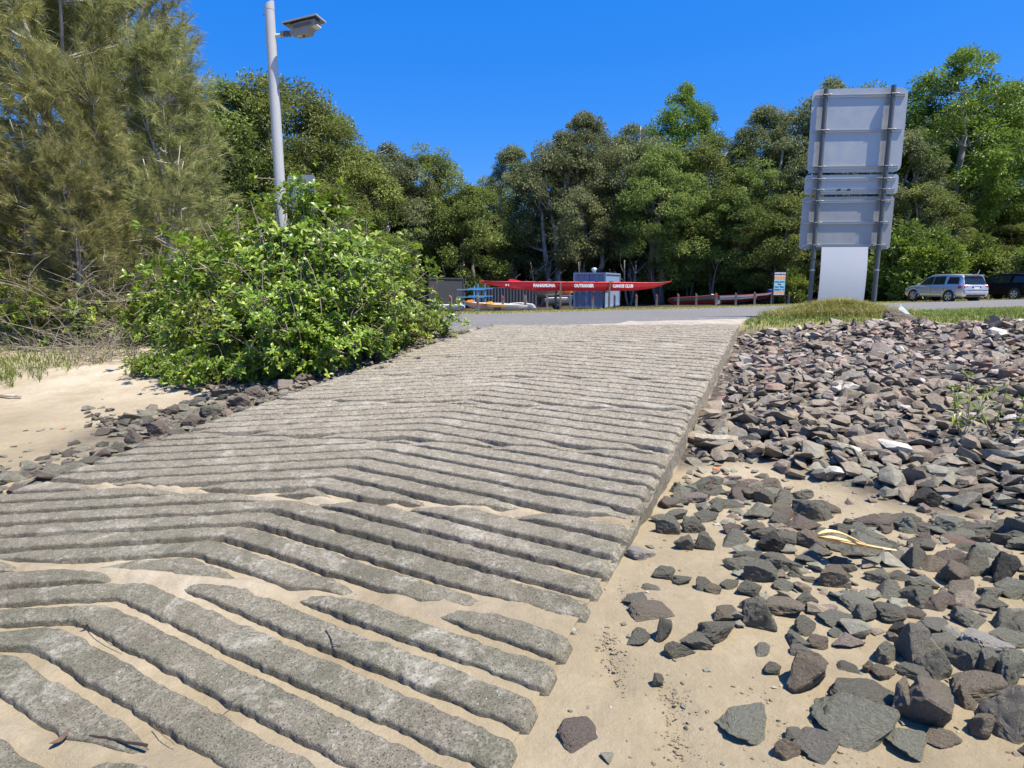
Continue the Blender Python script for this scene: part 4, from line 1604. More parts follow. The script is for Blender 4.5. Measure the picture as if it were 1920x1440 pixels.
# ---------------------------------------------------------------- casuarinas on the left
def casuarina(seed, H, Rx, n_br, lean=.0):
    g = np.random.default_rng(seed)
    b = MB()
    nodes = []
    for s in range(3):
        a = g.uniform(0, 6.28)
        p = bez((g.normal() * .12, g.normal() * .12, -.3), (math.cos(a) * Rx * .35 + lean, math.sin(a) * Rx * .35, H * g.uniform(.78, .98)), 0, 10, g, .05)
        p[1:-1] += g.normal(size=(8, 3)) * .07
        r = np.linspace(.085, .02, 10)
        b.tube(p, list(r), 6)
        nodes += [(p[i], r[i]) for i in range(2, 10)]
    tips, dirs = [], []
    for i in range(n_br):
        a = g.uniform(0, 6.28)
        zz = g.random() ** .85
        rad = Rx * (1 - .62 * zz ** 1.6) * g.uniform(.45, 1.05)
        c = np.array([math.cos(a) * rad + lean * zz, math.sin(a) * rad, .9 + zz * (H - .6)])
        if vnoise(c[0] * .7 + c[1] * .5, c[2] * .7, seed) < -.22:
            continue
        nd = min(nodes, key=lambda q: np.linalg.norm(q[0] - c) + 2 * max(0, q[0][2] - c[2] + .3))
        p = bez(nd[0], c, -.05, 6, g, .1)
        b.tube(p, list(np.linspace(min(.03, nd[1] * .6), .006, 6)), 4, False)
        for j in (2, 3, 4, 5):
            for rep in range(2):
                d = (p[5] - p[2]) / max(1e-3, np.linalg.norm(p[5] - p[2])) + g.normal(size=3) * .55 + np.array([0, 0, .25])
                tips.append(p[j] + g.normal(size=3) * .05)
                dirs.append(d / np.linalg.norm(d))
    VV, SS = [], []
    tips, dirs = np.array(tips), np.array(dirs)
    ns = 38
    n = len(tips)
    T = np.repeat(tips, ns, 0)
    D = np.repeat(dirs, ns, 0)
    k = g.random((n * ns, 1))
    d0 = D + g.normal(size=(n * ns, 3)) * .42
    d0 /= np.linalg.norm(d0, axis=1, keepdims=True)
    base = T + D * k * .30
    L = g.uniform(.16, .40, (n * ns, 1))
    p1 = base + d0 * L * .5
    d1 = d0 + np.array([0, 0, -.35])
    p2 = p1 + d1 / np.linalg.norm(d1, axis=1, keepdims=True) * L * .5
    side = np.cross(d0, g.normal(size=(n * ns, 3)))
    side /= np.linalg.norm(side, axis=1, keepdims=True)
    w = .0042
    V = np.stack([base - side * w, base + side * w, p1 - side * w, p1 + side * w, p2], 1).reshape(-1, 3)
    i5 = (np.arange(n * ns) * 5)[:, None]
    F4 = i5 + np.array([[0, 1, 3, 2]])
    F3 = i5 + np.array([[2, 3, 4]])
    cs = np.repeat(np.clip(g.normal(.4, .2, n), 0, .9), ns)
    sh = np.repeat(np.clip(cs + g.normal(size=n * ns) * .15, 0, 1), 5)
    faces = [F4, F3]
    return raw_mesh('trunk', b.V, b.F, M['bark_pale'], True), raw_mesh('needles', V, faces, M['needle'], False, dict(shade=sh))


CAS = [casuarina(80, 10.5, 2.7, 330), casuarina(81, 9.0, 2.4, 290, .3)]
for x, y, k, s, rz, lab in [
        (-11.5, 12.2, 0, 1.0, .4, 'tall feathery casuarina at the left picture edge'), (-9.6, 13.6, 1, 1.05, 2.0, 'feathery casuarina with grey trunks, second from the left'),
        (-9.9, 16.4, 0, .95, 3.4, 'tall casuarina reaching past the top of the picture'), (-7.25, 13.4, 1, .64, 1.2, 'olive casuarina with drooping tips left of the lamp post'),
        (-10.4, 10.6, 1, .60, 4.2, 'low golden casuarina leaning over the beach grass'), (-12.5, 17.5, 0, 1.1, 5.0, 'casuarina standing behind the others at far left'),
        (-8.2, 11.9, 1, .56, 5.6, 'short golden casuarina in front of the grey trunks'), (-12.2, 20.5, 0, .9, 2.7, 'slim casuarina top showing behind the tall ones'),
        (-9.6, 9.9, 1, .34, 3.0, 'young casuarina drooping over the beach grass'), (-9.0, 11.6, 0, .40, 4.4, 'young casuarina beside the thin leafy shrub'), (-7.6, 10.9, 1, .36, .9, 'young casuarina behind the bare twigs'), (-6.3, 11.6, 0, .34, 2.2, 'young casuarina between the twigs and the big shrub')]:
    plant('casuarina_tree', lab, 'tree', CAS[k], x, y, s, rz, 'casuarinas on the left', names=('trunk', 'needles'))


# ---------------------------------------------------------------- glossy shrubs by the ramp
def shrub_mesh(seed, Rr, H, n_ros, leaf=.085, shoots=0, flat=1.0):
    g = np.random.default_rng(seed)
    b = MB()
    ros, rd = [], []
    lobes = [(g.uniform(0, 6.28), g.uniform(.2, .75), g.uniform(.3, 1)) for _ in range(7)]
    nst = max(12, n_ros // 12)
    stems = []
    for i in range(nst):
        a, q, zz = g.uniform(0, 6.28), g.random() ** .55, g.random() ** .8
        k = 1 + .3 * math.sin(3 * a + seed) + .2 * math.sin(5 * a)
        c = np.array([math.cos(a) * Rr * q * k, math.sin(a) * Rr * q * k * flat, H * (.18 + .82 * zz * (1 - .5 * q * q))])
        p = bez((math.cos(a) * .25 * Rr * g.random(), math.sin(a) * .25 * Rr * g.random(), -.08), c, .12, 7, g, .12)
        b.tube(p, list(np.linspace(.010, .003, 7)), 4, False)
        stems.append(p)
    for i in range(n_ros):
        p = stems[int(g.integers(nst))]
        j = int(g.integers(3, 7))
        c = p[j] + g.normal(size=3) * np.array([.13, .13, .11])
        if c[2] < .03:
            c[2] = .05 + .2 * g.random()
        if vnoise(c[0] * 2.4 + seed, c[2] * 2.4, seed) + .5 * vnoise(c[1] * 2.4, c[2] * 2.2, seed + 7) < -.62:
            continue
        out = c - np.array([0, 0, H * .25])
        out = out / (np.linalg.norm(out) + .01) * .7 + np.array([0, 0, .75]) + g.normal(size=3) * .3
        ros.append(c)
        rd.append(out / np.linalg.norm(out))
        if g.random() < .3:
            b.tube([p[j], (p[j] + c) / 2 + g.normal(size=3) * .02, c], [.004, .004, .003], 3, False)
    for s in range(shoots):
        a = g.uniform(0, 6.28)
        top = np.array([.12 * math.cos(a), .12 * math.sin(a), H * g.uniform(1.0, 1.3)])
        p = bez((.05, 0, 0), top, .05, 8, g, .05)
        b.tube(p, list(np.linspace(.018, .005, 8)), 4, False)
        for j in range(75):
            q = p[2 + int(g.integers(6))] + g.normal(size=3) * .12
            ros.append(q)
            d = np.array([g.normal() * .6, g.normal() * .6, 1])
            rd.append(d / np.linalg.norm(d))
    ros, rd = np.array(ros), np.array(rd)
    nl = 10
    n = len(ros)
    C = np.repeat(ros, nl, 0)
    A = np.repeat(rd, nl, 0)
    ref = np.cross(A, g.normal(size=(n * nl, 3)))
    ref /= np.linalg.norm(ref, axis=1, keepdims=True)
    up = g.uniform(.05, .9, (n * nl, 1))
    D = ref + A * up
    nn = A * 1.0 - ref * up * .9 + g.normal(size=(n * nl, 3)) * .25
    L = leaf * g.uniform(.65, 1.25, n * nl)
    cs = np.repeat(np.clip(g.normal(.45, .2, n), 0, .95), nl)
    C = C + A * g.uniform(-.035, .02, (n * nl, 1))
    Dn = D / np.linalg.norm(D, axis=1, keepdims=True)
    S = np.cross(nn, Dn)
    S /= np.linalg.norm(S, axis=1, keepdims=True)
    N2 = np.cross(Dn, S)
    L = L[:, None]
    Wd = L * .42
    a0 = C + Dn * L * .05
    pts = [a0, a0 + Dn * L * .38 + S * Wd * .42 + N2 * Wd * .16, a0 + Dn * L * .72 + S * Wd * .46 + N2 * Wd * .10, a0 + Dn * L - N2 * L * .07,
           a0 + Dn * L * .72 - S * Wd * .46 + N2 * Wd * .10, a0 + Dn * L * .38 - S * Wd * .42 + N2 * Wd * .16, a0 + Dn * L * .55 + N2 * L * .02]
    V = np.stack(pts, 1).reshape(-1, 3)
    i7 = (np.arange(n * nl) * 7)[:, None]
    faces = [i7 + np.array([[0, 6, 2, 1]]), i7 + np.array([[0, 5, 4, 6]]), i7 + np.array([[2, 6, 3]]), i7 + np.array([[4, 3, 6]])]
    sh = np.repeat(np.clip(cs + g.normal(size=n * nl) * .16, 0, 1), 7)
    return raw_mesh('stem', b.V, b.F, M['twig'], True), raw_mesh('foliage', V, faces, M['leaf_shrub'], False, dict(shade=sh))


SHR = [shrub_mesh(90, .95, 1.6, 1350, .074), shrub_mesh(91, .80, 1.2, 950, .074), shrub_mesh(92, .55, .62, 330, .074), shrub_mesh(93, .50, 1.9, 420, .074, 4), shrub_mesh(94, .9, 1.1, 420, .07)]
GRP = 'glossy shrubs along the left ramp edge'
for u, v, k, s, rz, lab in [
        (560, 700, 0, 1.05, .3, 'big glossy green shrub at the middle of the ramp edge'),
        (660, 668, 0, 1.0, 1.3, 'rounded glossy shrub right of the tallest one'),
        (715, 650, 1, 1.05, 2.9, 'glossy shrub above the brownish stones'),
        (765, 632, 2, 1.15, .9, 'small leafy shrub tip nearest the road in front of the charcoal container'),
        (440, 690, 0, .88, 2.1, 'leafy shrub left of the big glossy one'),
        (330, 668, 4, .85, 4.0, 'straggly shrub with bare twigs at the back of the beach'),
        (395, 722, 2, .82, .5, 'low leafy sprig in front of the shrubs on the sand'),
        (265, 702, 2, .55, 3.1, 'smallest leafy sprig alone on the sand'),
        (330, 712, 2, .50, 1.1, 'little leafy sprig between the two low ones'),
        (570, 672, 3, 1.06, .2, 'tall shrub shoot standing up before the lamp post'),
        (470, 655, 0, 1.22, 4.4, 'shrub behind the others with its top against the casuarina'),
        (535, 666, 0, 1.62, 3.6, 'tallest rounded shrub hiding the foot of the lamp post'),
        (610, 655, 0, 1.50, 5.3, 'tall glossy shrub behind the big one right of the lamp post'),
        (500, 708, 2, .9, 2.3, 'low leafy shrub leaning over the dark stones'),
        (690, 655, 4, .9, 1.8, 'spreading shrub over the brownish stones')]:
    x, y = G(u, v)
    y += .35 * s
    plant('shrub', lab, 'shrub', SHR[k], x, y, s, rz, GRP, names=('stem', 'foliage'))
for u, Y, k, s, rz, lab in [
        (165, 11.2, 4, 1.15, .4, 'loose leafy shrub under the casuarinas at left'),        (310, 11.0, 1, 1.05, 2.4, 'leafy shrub before the white parked car'), (415, 10.8, 1, 1.5, 5.1, 'tall loose shrub right of the white parked car'), (70, 11.0, 4, 1.15, 1.4, 'thin leafy shrub at the left edge behind the grass')]:
    x = at_ground(u, Y)
    plant('shrub', lab, 'shrub', SHR[k], x, Y, s, rz, 'loose shrubs under the casuarinas', names=('stem', 'foliage'))


# bare grey twig tangles
def tangle(seed, Rr, H, n):
    g = np.random.default_rng(seed)
    b = MB()
    for i in range(n):
        p0 = np.array([g.normal() * Rr * .5, g.normal() * Rr * .4, g.uniform(-.05, H * .5)])
        d = np.array([g.normal(), g.normal() * .7, g.uniform(.0, .9)])
        p1 = p0 + d * g.uniform(.3, .8)
        p = bez(p0, p1, g.uniform(-.2, .25), 6, g, .16)
        b.tube(p, list(np.linspace(g.uniform(.004, .010), .002, 6)), 3, False)
        for k in range(4):
            q = p[1 + int(g.integers(5))]
            b.tube(bez(q, q + np.array([g.normal() * .18, g.normal() * .15, g.uniform(.02, .3)]), .1, 4, g, .12), [.004, .003, .002, .0015], 3, False)
    return raw_mesh('twig_tangle', b.V, b.F, M['twig'], True)


TW = [tangle(110, .8, .7, 70), tangle(111, .9, 1.3, 90)]
for u, Y, k, s, rz, lab in [(175, 9.2, 0, .85, .2, 'tangle of bare grey twigs at the back of the sand'),
                            (240, 11.3, 1, 1.4, 4.1, 'bare twigs hanging below the casuarinas'), (560, 9.0, 1, .8, .7, 'bare twigs inside the big glossy shrub')]:
    x = at_ground(u, Y)
    tag(obj('dead_branches', TW[k], None, (x, Y, zgs(x, Y)), (0, 0, rz), (s, s, s)), lab, 'branches', 'bare twig tangles under the left trees')


# ---------------------------------------------------------------- grass
def blades(name, label, pts, hgt, wid, mat, lean=.5, per=1):
    g = np.random.default_rng(len(pts))
    P0 = np.asarray(pts, float)
    n = len(P0)
    az = g.uniform(0, 6.28, n)
    d = np.stack([np.cos(az), np.sin(az), np.zeros(n)], 1)
    h = np.asarray(hgt) * g.uniform(.5, 1.25, n)
    le = lean * g.uniform(.2, 1.3, n)
    side = np.stack([-np.sin(az), np.cos(az), np.zeros(n)], 1) * (np.asarray(wid) * g.uniform(.7, 1.3, n))[:, None] * .5
    up = np.array([[0, 0, 1.0]])
    p1 = P0 + up * (h * .6)[:, None] + d * (h * le * .3)[:, None]
    p2 = P0 + up * (h * (1 - .25 * le))[:, None] + d * (h * le)[:, None]
    V = np.stack([P0 - side, P0 + side, p1 - side * .8, p1 + side * .8, p2], 1).reshape(-1, 3)
    i5 = (np.arange(n) * 5)[:, None]
    faces = [i5 + np.array([[0, 1, 3, 2]]), i5 + np.array([[2, 3, 4]])]
    sh = np.repeat(np.clip(g.normal(.45, .22, n) + .25 * vnoise(P0[:, 0] * 2, P0[:, 1] * 2, 3), 0, 1), 5)
    me = raw_mesh(name, V, faces, M[mat], False, dict(shade=sh))
    return tag(obj(name, me), label, kind='stuff')


def scatter(n, fx, seed):
    g = np.random.default_rng(seed)
    out = []
    while len(out) < n:
        q = fx(g)
        if q is not None:
            out.append(q)
    out = np.array(out)
    if out.shape[1] == 2:
        out = np.column_stack([out, zg(out[:, 0], out[:, 1]) - .01])
    return out


# mound of dry grass under the sign
MX, MY = 6.25, 11.9


def mound_z(x, y):
    q = np.exp(-(((x - MX) / .80) ** 2 + ((y - MY) / .6) ** 2))
    return .22 * q


def f_mound(g):
    x, y = MX + g.normal() * .64, MY + g.normal() * .45
    if ((x - MX) / 1.45) ** 2 + ((y - MY) / 1.0) ** 2 > 1:
        return None
    return (x, y)


def build_mound():
    g = np.linspace(-1, 1, 40)
    X, Y = np.meshgrid(MX + g * 1.7, MY + g * 1.25, indexing='ij')
    X, Y = X.ravel(), Y.ravel()
    q = np.hypot((X - MX) / 1.7, (Y - MY) / 1.25)
    Z = zg(X, Y) + mound_z(X, Y) * (1 + .25 * fbm(X * 4, Y * 4, 3)) - .05 * sstep(.75, 1.0, q)
    one = np.ones(X.size)
    me = raw_mesh('grass_mound', np.stack([X, Y, Z], 1), grid_faces(40, 40), M['sand'], True, dict(grass=one, dry=one * 0, bed=one * 0, dirt=one * 0, litter=one * 0))
    tag(obj('grass_mound', me), 'low earth mound round the foot of the road sign', kind='structure')


build_mound()
_mp = scatter(16000, f_mound, 1)
_mp[:, 2] += mound_z(_mp[:, 0], _mp[:, 1]) - .01
blades('dry_grass', 'shaggy dry grass on the mound under the road sign', _mp, .20, .012, 'blade', 1.2)


def f_verge(g):
    x, y = g.uniform(3.6, 17), g.uniform(8.5, 19)
    t, w = tw(x, y)
    if w < W_R + .05 or y > near_y(x) - .15 or t < float(top_t(w)) + .1 + .22 * math.sin(w * 1.7) :
        return None
    return (x, y)


blades('verge_grass', 'short green grass between the rubble bank and the road', scatter(26000, f_verge, 2), .10, .012, 'blade_green', .8)


def f_far(g):
    x, y = g.uniform(-16, 44), 0
    y = float(far_y(x)) + g.uniform(1.0, 10.5)
    if y > 56:
        return None
    return (x, y)


blades('roadside_grass', 'thin grass along the far side of the road', scatter(17000, f_far, 3), .10, .022, 'blade', .7)


def f_beach(g):
    u, v = g.uniform(-260, 262), g.uniform(612, 722)
    edge = np.interp(u, [-260, 0, 110, 180, 250], [735, 714, 690, 674, 662])
    if v > edge + 7 * math.sin(u * .11) + 4 * math.sin(u * .37) - 30 * g.random() ** 2:
        return None
    if g.random() > .25 + .75 * (v - 600) / 110:
        return None
    x, y = G(u, v)
    return (x, y)


blades('beach_grass', 'green grass fringing the beach at the left', scatter(9000, f_beach, 4), .12, .009, 'blade_green', 1.3)


def f_shrubfoot(g):
    u, v = g.uniform(700, 880), g.uniform(615, 640)
    if v > np.interp(u, [700, 860], [640, 622]):
        return None
    x, y = G(u, v)
    if tw(x, y)[1] > W_L - .35:
        return None
    return (x, y)


blades('shrub_foot_grass', 'sparse dry grass at the foot of the last shrub', scatter(1500, f_shrubfoot, 5), .07, .008, 'blade', .8)

# two saplings growing out of the rubble
for u, v, s, rz, lab in [(1805, 800, .46, .2, 'leafy green sapling growing out of the rubble bank'), (1862, 790, .40, 1.7, 'thinner sapling with few leaves right of the leafy one'), (1905, 800, .30, .9, 'small twiggy sapling at the right picture edge')]:
    g = np.random.default_rng(int(u))
    b = MB()
    VV, FF, SS, n0 = [], [], [], 0
    nst = 4 if u < 1850 else 2
    for k in range(nst):
        top = np.array([g.normal() * .10, g.normal() * .08, s * g.uniform(.6, 1.1)])
        p = bez((0, 0, -.05), top, .0, 6, g, .08)
        b.tube(p, list(np.linspace(.006, .002, 6)), 4)
        n = 26 if u < 1850 else 10
        j = g.integers(2, 6, n)
        c = p[j] + g.normal(size=(n, 3)) * .015
        d = rand_dir(g, n) + np.array([0, 0, .4])
        V, F, S = cards(c, d, rand_dir(g, n) * .5 + np.array([0, 0, 1]), g.uniform(.04, .085, n), g.uniform(.018, .032, n), g.uniform(.2, .9, n), .05)
        VV.append(V)
        FF.append(F + n0)
        SS.append(S)
        n0 += len(V)
    x, y = G(u, v)
    plant('sapling', lab, 'sapling', (raw_mesh('stem', b.V, b.F, M['twig'], True), raw_mesh('foliage', np.vstack(VV), np.vstack(FF), M['leaf_shrub'], False, dict(shade=np.concatenate(SS)))),
          x, y, 1, rz, 'saplings in the rubble', z=zgs(x, y) + .08, names=('stem', 'foliage'))
# ================================================================ STREET LAMP, SIGNS
LY = 11.0
pb = P(528, 400, LY)
gz = zgs(pb.x, LY)
lamp = thing('street_lamp', 'tall pale metal solar street lamp rising out of the shrubs', 'street lamp', (pb.x, LY, gz))
top = P(505, 14, LY).z - gz
b = MB()
b.tube([(0, 0, -.2), (0, 0, top * .5), (0, 0, top)], [.098, .088, .078], 20, False)
b.build('pole', M['pole'], lamp, True)
b = MB()
n = 20
r1 = [Vector((math.cos(2 * math.pi * k / n) * .081, math.sin(2 * math.pi * k / n) * .081, top - .04)) for k in range(n)]
r2 = [Vector((p.x, p.y, top + .05 + p.x * .62)) for p in r1]
b.loft([r1, r2])
b.build('pole_cap', M['pole'], lamp, False)
b = MB()
for zz in (top - .12, top - 1.0):
    b = MB()
    b.tube([(-.084, -.03, zz), (-.094, -.03, zz)], .012, 8)
    b.build('bolt', M['galv'], lamp)
b = MB()
b.box((.10, -.05, top - 1.25), (.03, .02, .07))
b.build('cable_lug', M['galv'], lamp)
hz = P(530, 66, LY).z - gz
arm = MB()
arm.tube([(.05, 0, hz - .01), (.16, 0, hz), (.34, -.01, hz + .03)], .028, 10)
arm = arm.build('bracket_arm', M['pole'], lamp, True)
b = MB()
for k in range(3):
    b.tube([(.19 + k * .045, -.045, hz + .045 + k * .006), (.19 + k * .045, -.045, hz - .06 + k * .006)], .009, 6)
b.box((.25, -.01, hz + .018), (.16, .075, .07), bev=.008)
b.build('clamp', M['galv'], arm)
hd = bpy.data.objects.new('lamp_head', None)
hd.parent = lamp
hd.location = (.36, -.02, hz + .02)
hd.scale = (.74, .74, .74)
hd.rotation_euler = (R(4), R(-9), R(-8))
link(hd)


def ring(x, y0, y1, z0, z1):
    return [Vector((x, y0, z0)), Vector((x, y1, z0)), Vector((x, y1, z1)), Vector((x, y0, z1))]


b = MB()
b.loft([ring(0, -.07, .07, -.05, .09), ring(.10, -.15, .15, -.09, .13), ring(.40, -.17, .17, -.10, .13), ring(.47, -.16, .16, -.02, .13), ring(.60, -.15, .15, .02, .13), ring(.64, -.14, .14, .06, .13)])
b.build('casing', M['lamp_body'], hd)
b = MB()
b.box((.33, -.185, .055), (.42, .012, .055), bev=.004)
b.build('side_fin', M['galv'], hd)
b = MB()
b.box((.33, 0, .155), (.80, .52, .03), bev=.006)
b.build('solar_panel', M['solar'], hd)
b = MB()
for c, s in (((.33, -.262, .158), (.81, .012, .036)), ((.33, .262, .158), (.81, .012, .036)), ((-.072, 0, .158), (.012, .53, .036)), ((.735, 0, .158), (.012, .53, .036))):
    b.box(c, s)
b.build('panel_frame', M['alu'], hd)
b = MB()
b.box((.60, -.02, .005), (.13, .20, .035), bev=.006)
b.build('led_lens', M['led'], hd)
b = MB()
b.tube([(.25, .02, -.098), (.25, .02, -.118)], .022, 10)
b.build('motion_sensor', M['black'], hd)
b = MB()
b.box((.17, -.03, -.098), (.10, .05, .012))
b.build('indicator_lens', M['led'], hd)


def rrect(w, h, r, n=5):
    pts = []
    for cx, cz, a0 in ((w / 2 - r, h / 2 - r, 0), (-w / 2 + r, h / 2 - r, 90), (-w / 2 + r, -h / 2 + r, 180), (w / 2 - r, -h / 2 + r, 270)):
        for k in range(n + 1):
            a = R(a0 + 90 * k / n)
            pts.append((cx + r * math.cos(a), cz + r * math.sin(a)))
    return pts


def sign_panel(name, w, h, mat, parent, loc, r=.06, th=.004, label=None):
    b = MB()
    b.prism(rrect(w, h, r), -th / 2, th / 2, 1)
    o = b.build(name, mat, parent, False, loc)
    if label:
        o['label'] = label
    return o


# small sign behind the shrub
q = P(566, 362, 10.6)
sg = thing('small_sign', 'plain grey back of a small sign half hidden by the shrub shoot', 'sign', (q.x, 10.6, zgs(q.x, 10.6)), R(-6))
sign_panel('sign_plate', .48, .58, M['alu_b'], sg, (0, 0, q.z - zgs(q.x, 10.6)), .05)
b = MB()
b.tube([(.02, -.035, -.2), (.02, -.035, q.z - zgs(q.x, 10.6) + .22)], .03, 12)
b.build('post', M['galv'], sg, True)

# big road sign seen from behind
SY = 12.15
SW = R(-4)
ctr = P(1582, 470, SY)
sgz = zgs(ctr.x, SY)
rs = thing('road_sign', 'tall bare metal back of a three panel road sign on two posts', 'road sign', (ctr.x, SY, sgz), SW)


def SZ(v, u=1582):
    return P(u, v, SY).z - sgz


ppx = SY / F_PX / 1.05
W_TOP = 1.72
for nm, va, vb_, wid, m, rails, lab, dx in (('upper_panel', 165, 324, 1.72, M['alu'], (180, 246, 314), 'largest panel at the top', .05),
                                           ('middle_panel', 327, 365, 1.72, M['alu'], (337, 357), 'narrow bright panel in the middle', .03),
                                           ('lower_panel', 368, 468, 1.70, M['alu_b'], (378, 418, 460), 'dull stained panel at the bottom', 0)):
    za, zb_ = SZ(va), SZ(vb_)
    h = za - zb_
    p = sign_panel(nm, wid, h - .012, m, rs, (dx - .0, 0, (za + zb_) / 2), .13 if nm == 'upper_panel' else .06, .004, lab)
    for rv in rails:
        zr = SZ(rv) - (za + zb_) / 2
        b = MB()
        # extruded channel: two lips and a web
        b.box((0, -.008, zr), (wid - .10, .012, .044))
        b.box((0, -.022, zr + .019), (wid - .10, .016, .006))
        b.box((0, -.022, zr - .019), (wid - .10, .016, .006))
        b.build('rail', M['alu'], p)
px_l, px_r = -.60, .60
for xx, vt, vbase in ((px_l, 168, 585), (px_r, 164, 588)):
    b = MB()
    zt = SZ(vt)
    b.tube([(xx, -.092, -.35), (xx, -.092, zt)], .043, 18, True)
    pst = b.build('post', M['galv'], rs, True)
    for rv in (180, 246, 314, 337, 357, 378, 418, 460):
        b = MB()
        z = SZ(rv)
        b.tube([(xx - .055, -.062, z), (xx - .052, -.142, z), (xx + .052, -.142, z), (xx + .055, -.062, z)], .007, 6)
        b.tube([(xx + .052, -.142, z), (xx + .085, -.142, z)], .010, 6)
        b.build('clamp', M['galv'], pst)
    b = MB()
    b.tube([(xx, -.092, SZ(505)), (xx, -.092, SZ(508))], .0445, 18)
    b.build('paint_ring', M['alu'], pst)
b = MB()
for xx in (-.20, -.02):
    b.box((xx, -.045, SZ(357) + .005), (.05, .012, .035))
b.build('label_strip', M['black'], rs)
# white corflute board tied between the posts
wb = P(1570, 520, SY - .13)
bd = thing('white_board', 'blank white board tied between the legs of the road sign', 'board', (ctr.x - .06, SY - .06, sgz + SZ(575)), SW)
bh = SZ(464) - SZ(575)
b = MB()
rings = []
for zq in np.linspace(0, bh, 7):
    rings.append([Vector((x, -.10 - .03 * math.sin(math.pi * zq / bh) - s, zq)) for x, s in ((-.43, 0), (0, .012), (.43, 0), (.43, -.005), (0, -.007), (-.43, -.005))])
b.loft(rings)
b.build('panel', M['board'], bd, True)
for p0, p1 in (((-.43, -.10, bh - .03), (-.56, -.08, bh - .035)), ((.43, -.10, bh - .03), (.58, -.09, bh + .05)), ((.43, -.10, .10), (.60, -.09, .085)), ((-.43, -.10, .10), (-.57, -.09, .09))):
    b = MB()
    b.tube([p0, ((p0[0] + p1[0]) / 2, -.12, (p0[2] + p1[2]) / 2 + .01), p1], .007, 5)
    b.build('cable_tie', M['black'], bd)


def text_mesh(txt, size, mat, bold=.0, name='lettering', sx=1.0):
    c = bpy.data.curves.new(name, 'FONT')
    c.body = txt
    c.size = size
    c.align_x = 'CENTER'
    c.align_y = 'CENTER'
    c.offset = bold
    c.extrude = .002
    c.resolution_u = 2
    o = bpy.data.objects.new('tmp', c)
    COL.objects.link(o)
    dg = bpy.context.evaluated_depsgraph_get()
    me = bpy.data.meshes.new_from_object(o.evaluated_get(dg))
    bpy.data.objects.remove(o)
    bpy.data.curves.remove(c)
    me.name = name
    for v in me.vertices:
        v.co.x *= sx
    me.materials.clear()
    me.materials.append(mat)
    return me


# notice sign of the canoe club
NY = 47.5
q = P(1462, 530, NY)
nz = zgs(q.x, NY)
ns = thing('notice_sign', 'upright club notice sign in dark frame with white, orange and blue print', 'sign', (q.x, NY, nz), R(6))
ht, hb = P(1462, 511, NY).z - nz, P(1462, 553, NY).z - nz
wd = .90
zc, hh = (ht + hb) / 2, ht - hb
sign_panel('back_board', wd + .10, hh + .12, M['black'], ns, (0, .03, zc), .05, .03)
for xx in (-wd / 2 - .02, wd / 2 + .02):
    b = MB()
    b.box((xx, .03, (zc - .3)), (.06, .06, 2 * zc - .2))
    b.build('post', M['black'], ns)


def band(nm, f0, f1, mat):
    b = MB()
    b.box((0, .008, hb + hh * (f0 + f1) / 2), (wd, .008, hh * (f1 - f0) - .004))
    return b.build(nm, mat, ns)


band('title_band', .84, 1.0, M['sign_white'])
band('orange_band', .68, .84, M['sign_orange'])
band('sky_band', .16, .68, M['sign_sky'])
band('orange_band', .07, .16, M['sign_orange'])
band('lilac_band', .0, .07, M['sign_pink'])
for txt, fz, sz, m in (('PANAMUNA', .92, .19, M['navy']), ('Come and try', .59, .14, M['navy']), ('Free', .48, .14, M['navy']), ('Tues & Thurs', .36, .14, M['navy']), ('Sunday 8 - 10', .24, .14, M['navy'])):
    o = obj('lettering', text_mesh(txt, sz, m, .008), ns, (0, -.002, hb + hh * fz), (math.pi / 2, 0, 0))

# ================================================================ CANOE ON ITS RACK
CY = 44.0
c0, c1 = P(901, 530, CY), P(1259, 530, CY)
LEN = c1.x - c0.x
zk = P(1080, 545.5, CY).z


def canoe_hull(L, sheer, keel, beam, n=40, m=9, deck=.06, flare=1.0):
    """loft along x: sheer(q), keel(q), beam(q) for q in 0..1"""
    rings = []
    for q in np.linspace(0, 1, n):
        zs, zk_, hb_ = sheer(q), keel(q), max(.012, beam(q))
        x = (q - .5) * L
        pts = []
        for k in range(m):
            a = math.pi * k / (m - 1)
            yy = -math.cos(a) * hb_
            zz = zs - (zs - zk_) * (math.sin(a) ** .72)
            pts.append(Vector((x, yy, zz)))
        pts.append(Vector((x, hb_ * .5, zs + deck * min(1, hb_ * 4))))
        pts.append(Vector((x, -hb_ * .5, zs + deck * min(1, hb_ * 4))))
        rings.append(pts)
    return MB().loft(rings)


def pl(xs, ys):
    return lambda q: float(np.interp(q, xs, ys))


def smoothed(xs, ys):
    xs, ys = np.array(xs, float), np.array(ys, float)

    def f(q):
        s = 0
        for d in (-.03, -.015, 0, .015, .03):
            s += np.interp(min(1, max(0, q + d)), xs, ys)
        return float(s / 5)
    return f


cz = zk
cn = thing('outrigger_canoe', 'long glossy red outrigger canoe with white club lettering on a timber rack', 'canoe', ((c0.x + c1.x) / 2, CY, cz), 0)
px = CY / F_PX / (CP + .02)
sh_f = smoothed([0, .015, .05, .12, .3, .6, .85, .95, .985, 1], [.76, .72, .67, .64, .61, .59, .56, .58, .64, .74])
ke_f = smoothed([0, .01, .03, .07, .14, .22, .3, .74, .82, .9, .96, 1], [.66, .56, .48, .36, .19, .07, .0, .0, .04, .18, .42, .70])
be_f = smoothed([0, .03, .1, .25, .5, .75, .9, .97, 1], [.015, .05, .13, .22, .25, .22, .13, .05, .015])
canoe_hull(LEN, sh_f, ke_f, be_f).build('hull', M['canoe_red'], cn, True)
b = MB()
for s in (-1, 1):
    b.tube([((q - .5) * LEN, s * be_f(q), sh_f(q)) for q in np.linspace(.02, .98, 40)], .018, 5)
b.build('gunwale', M['canoe_shaded_red'], cn, True)
b = MB()
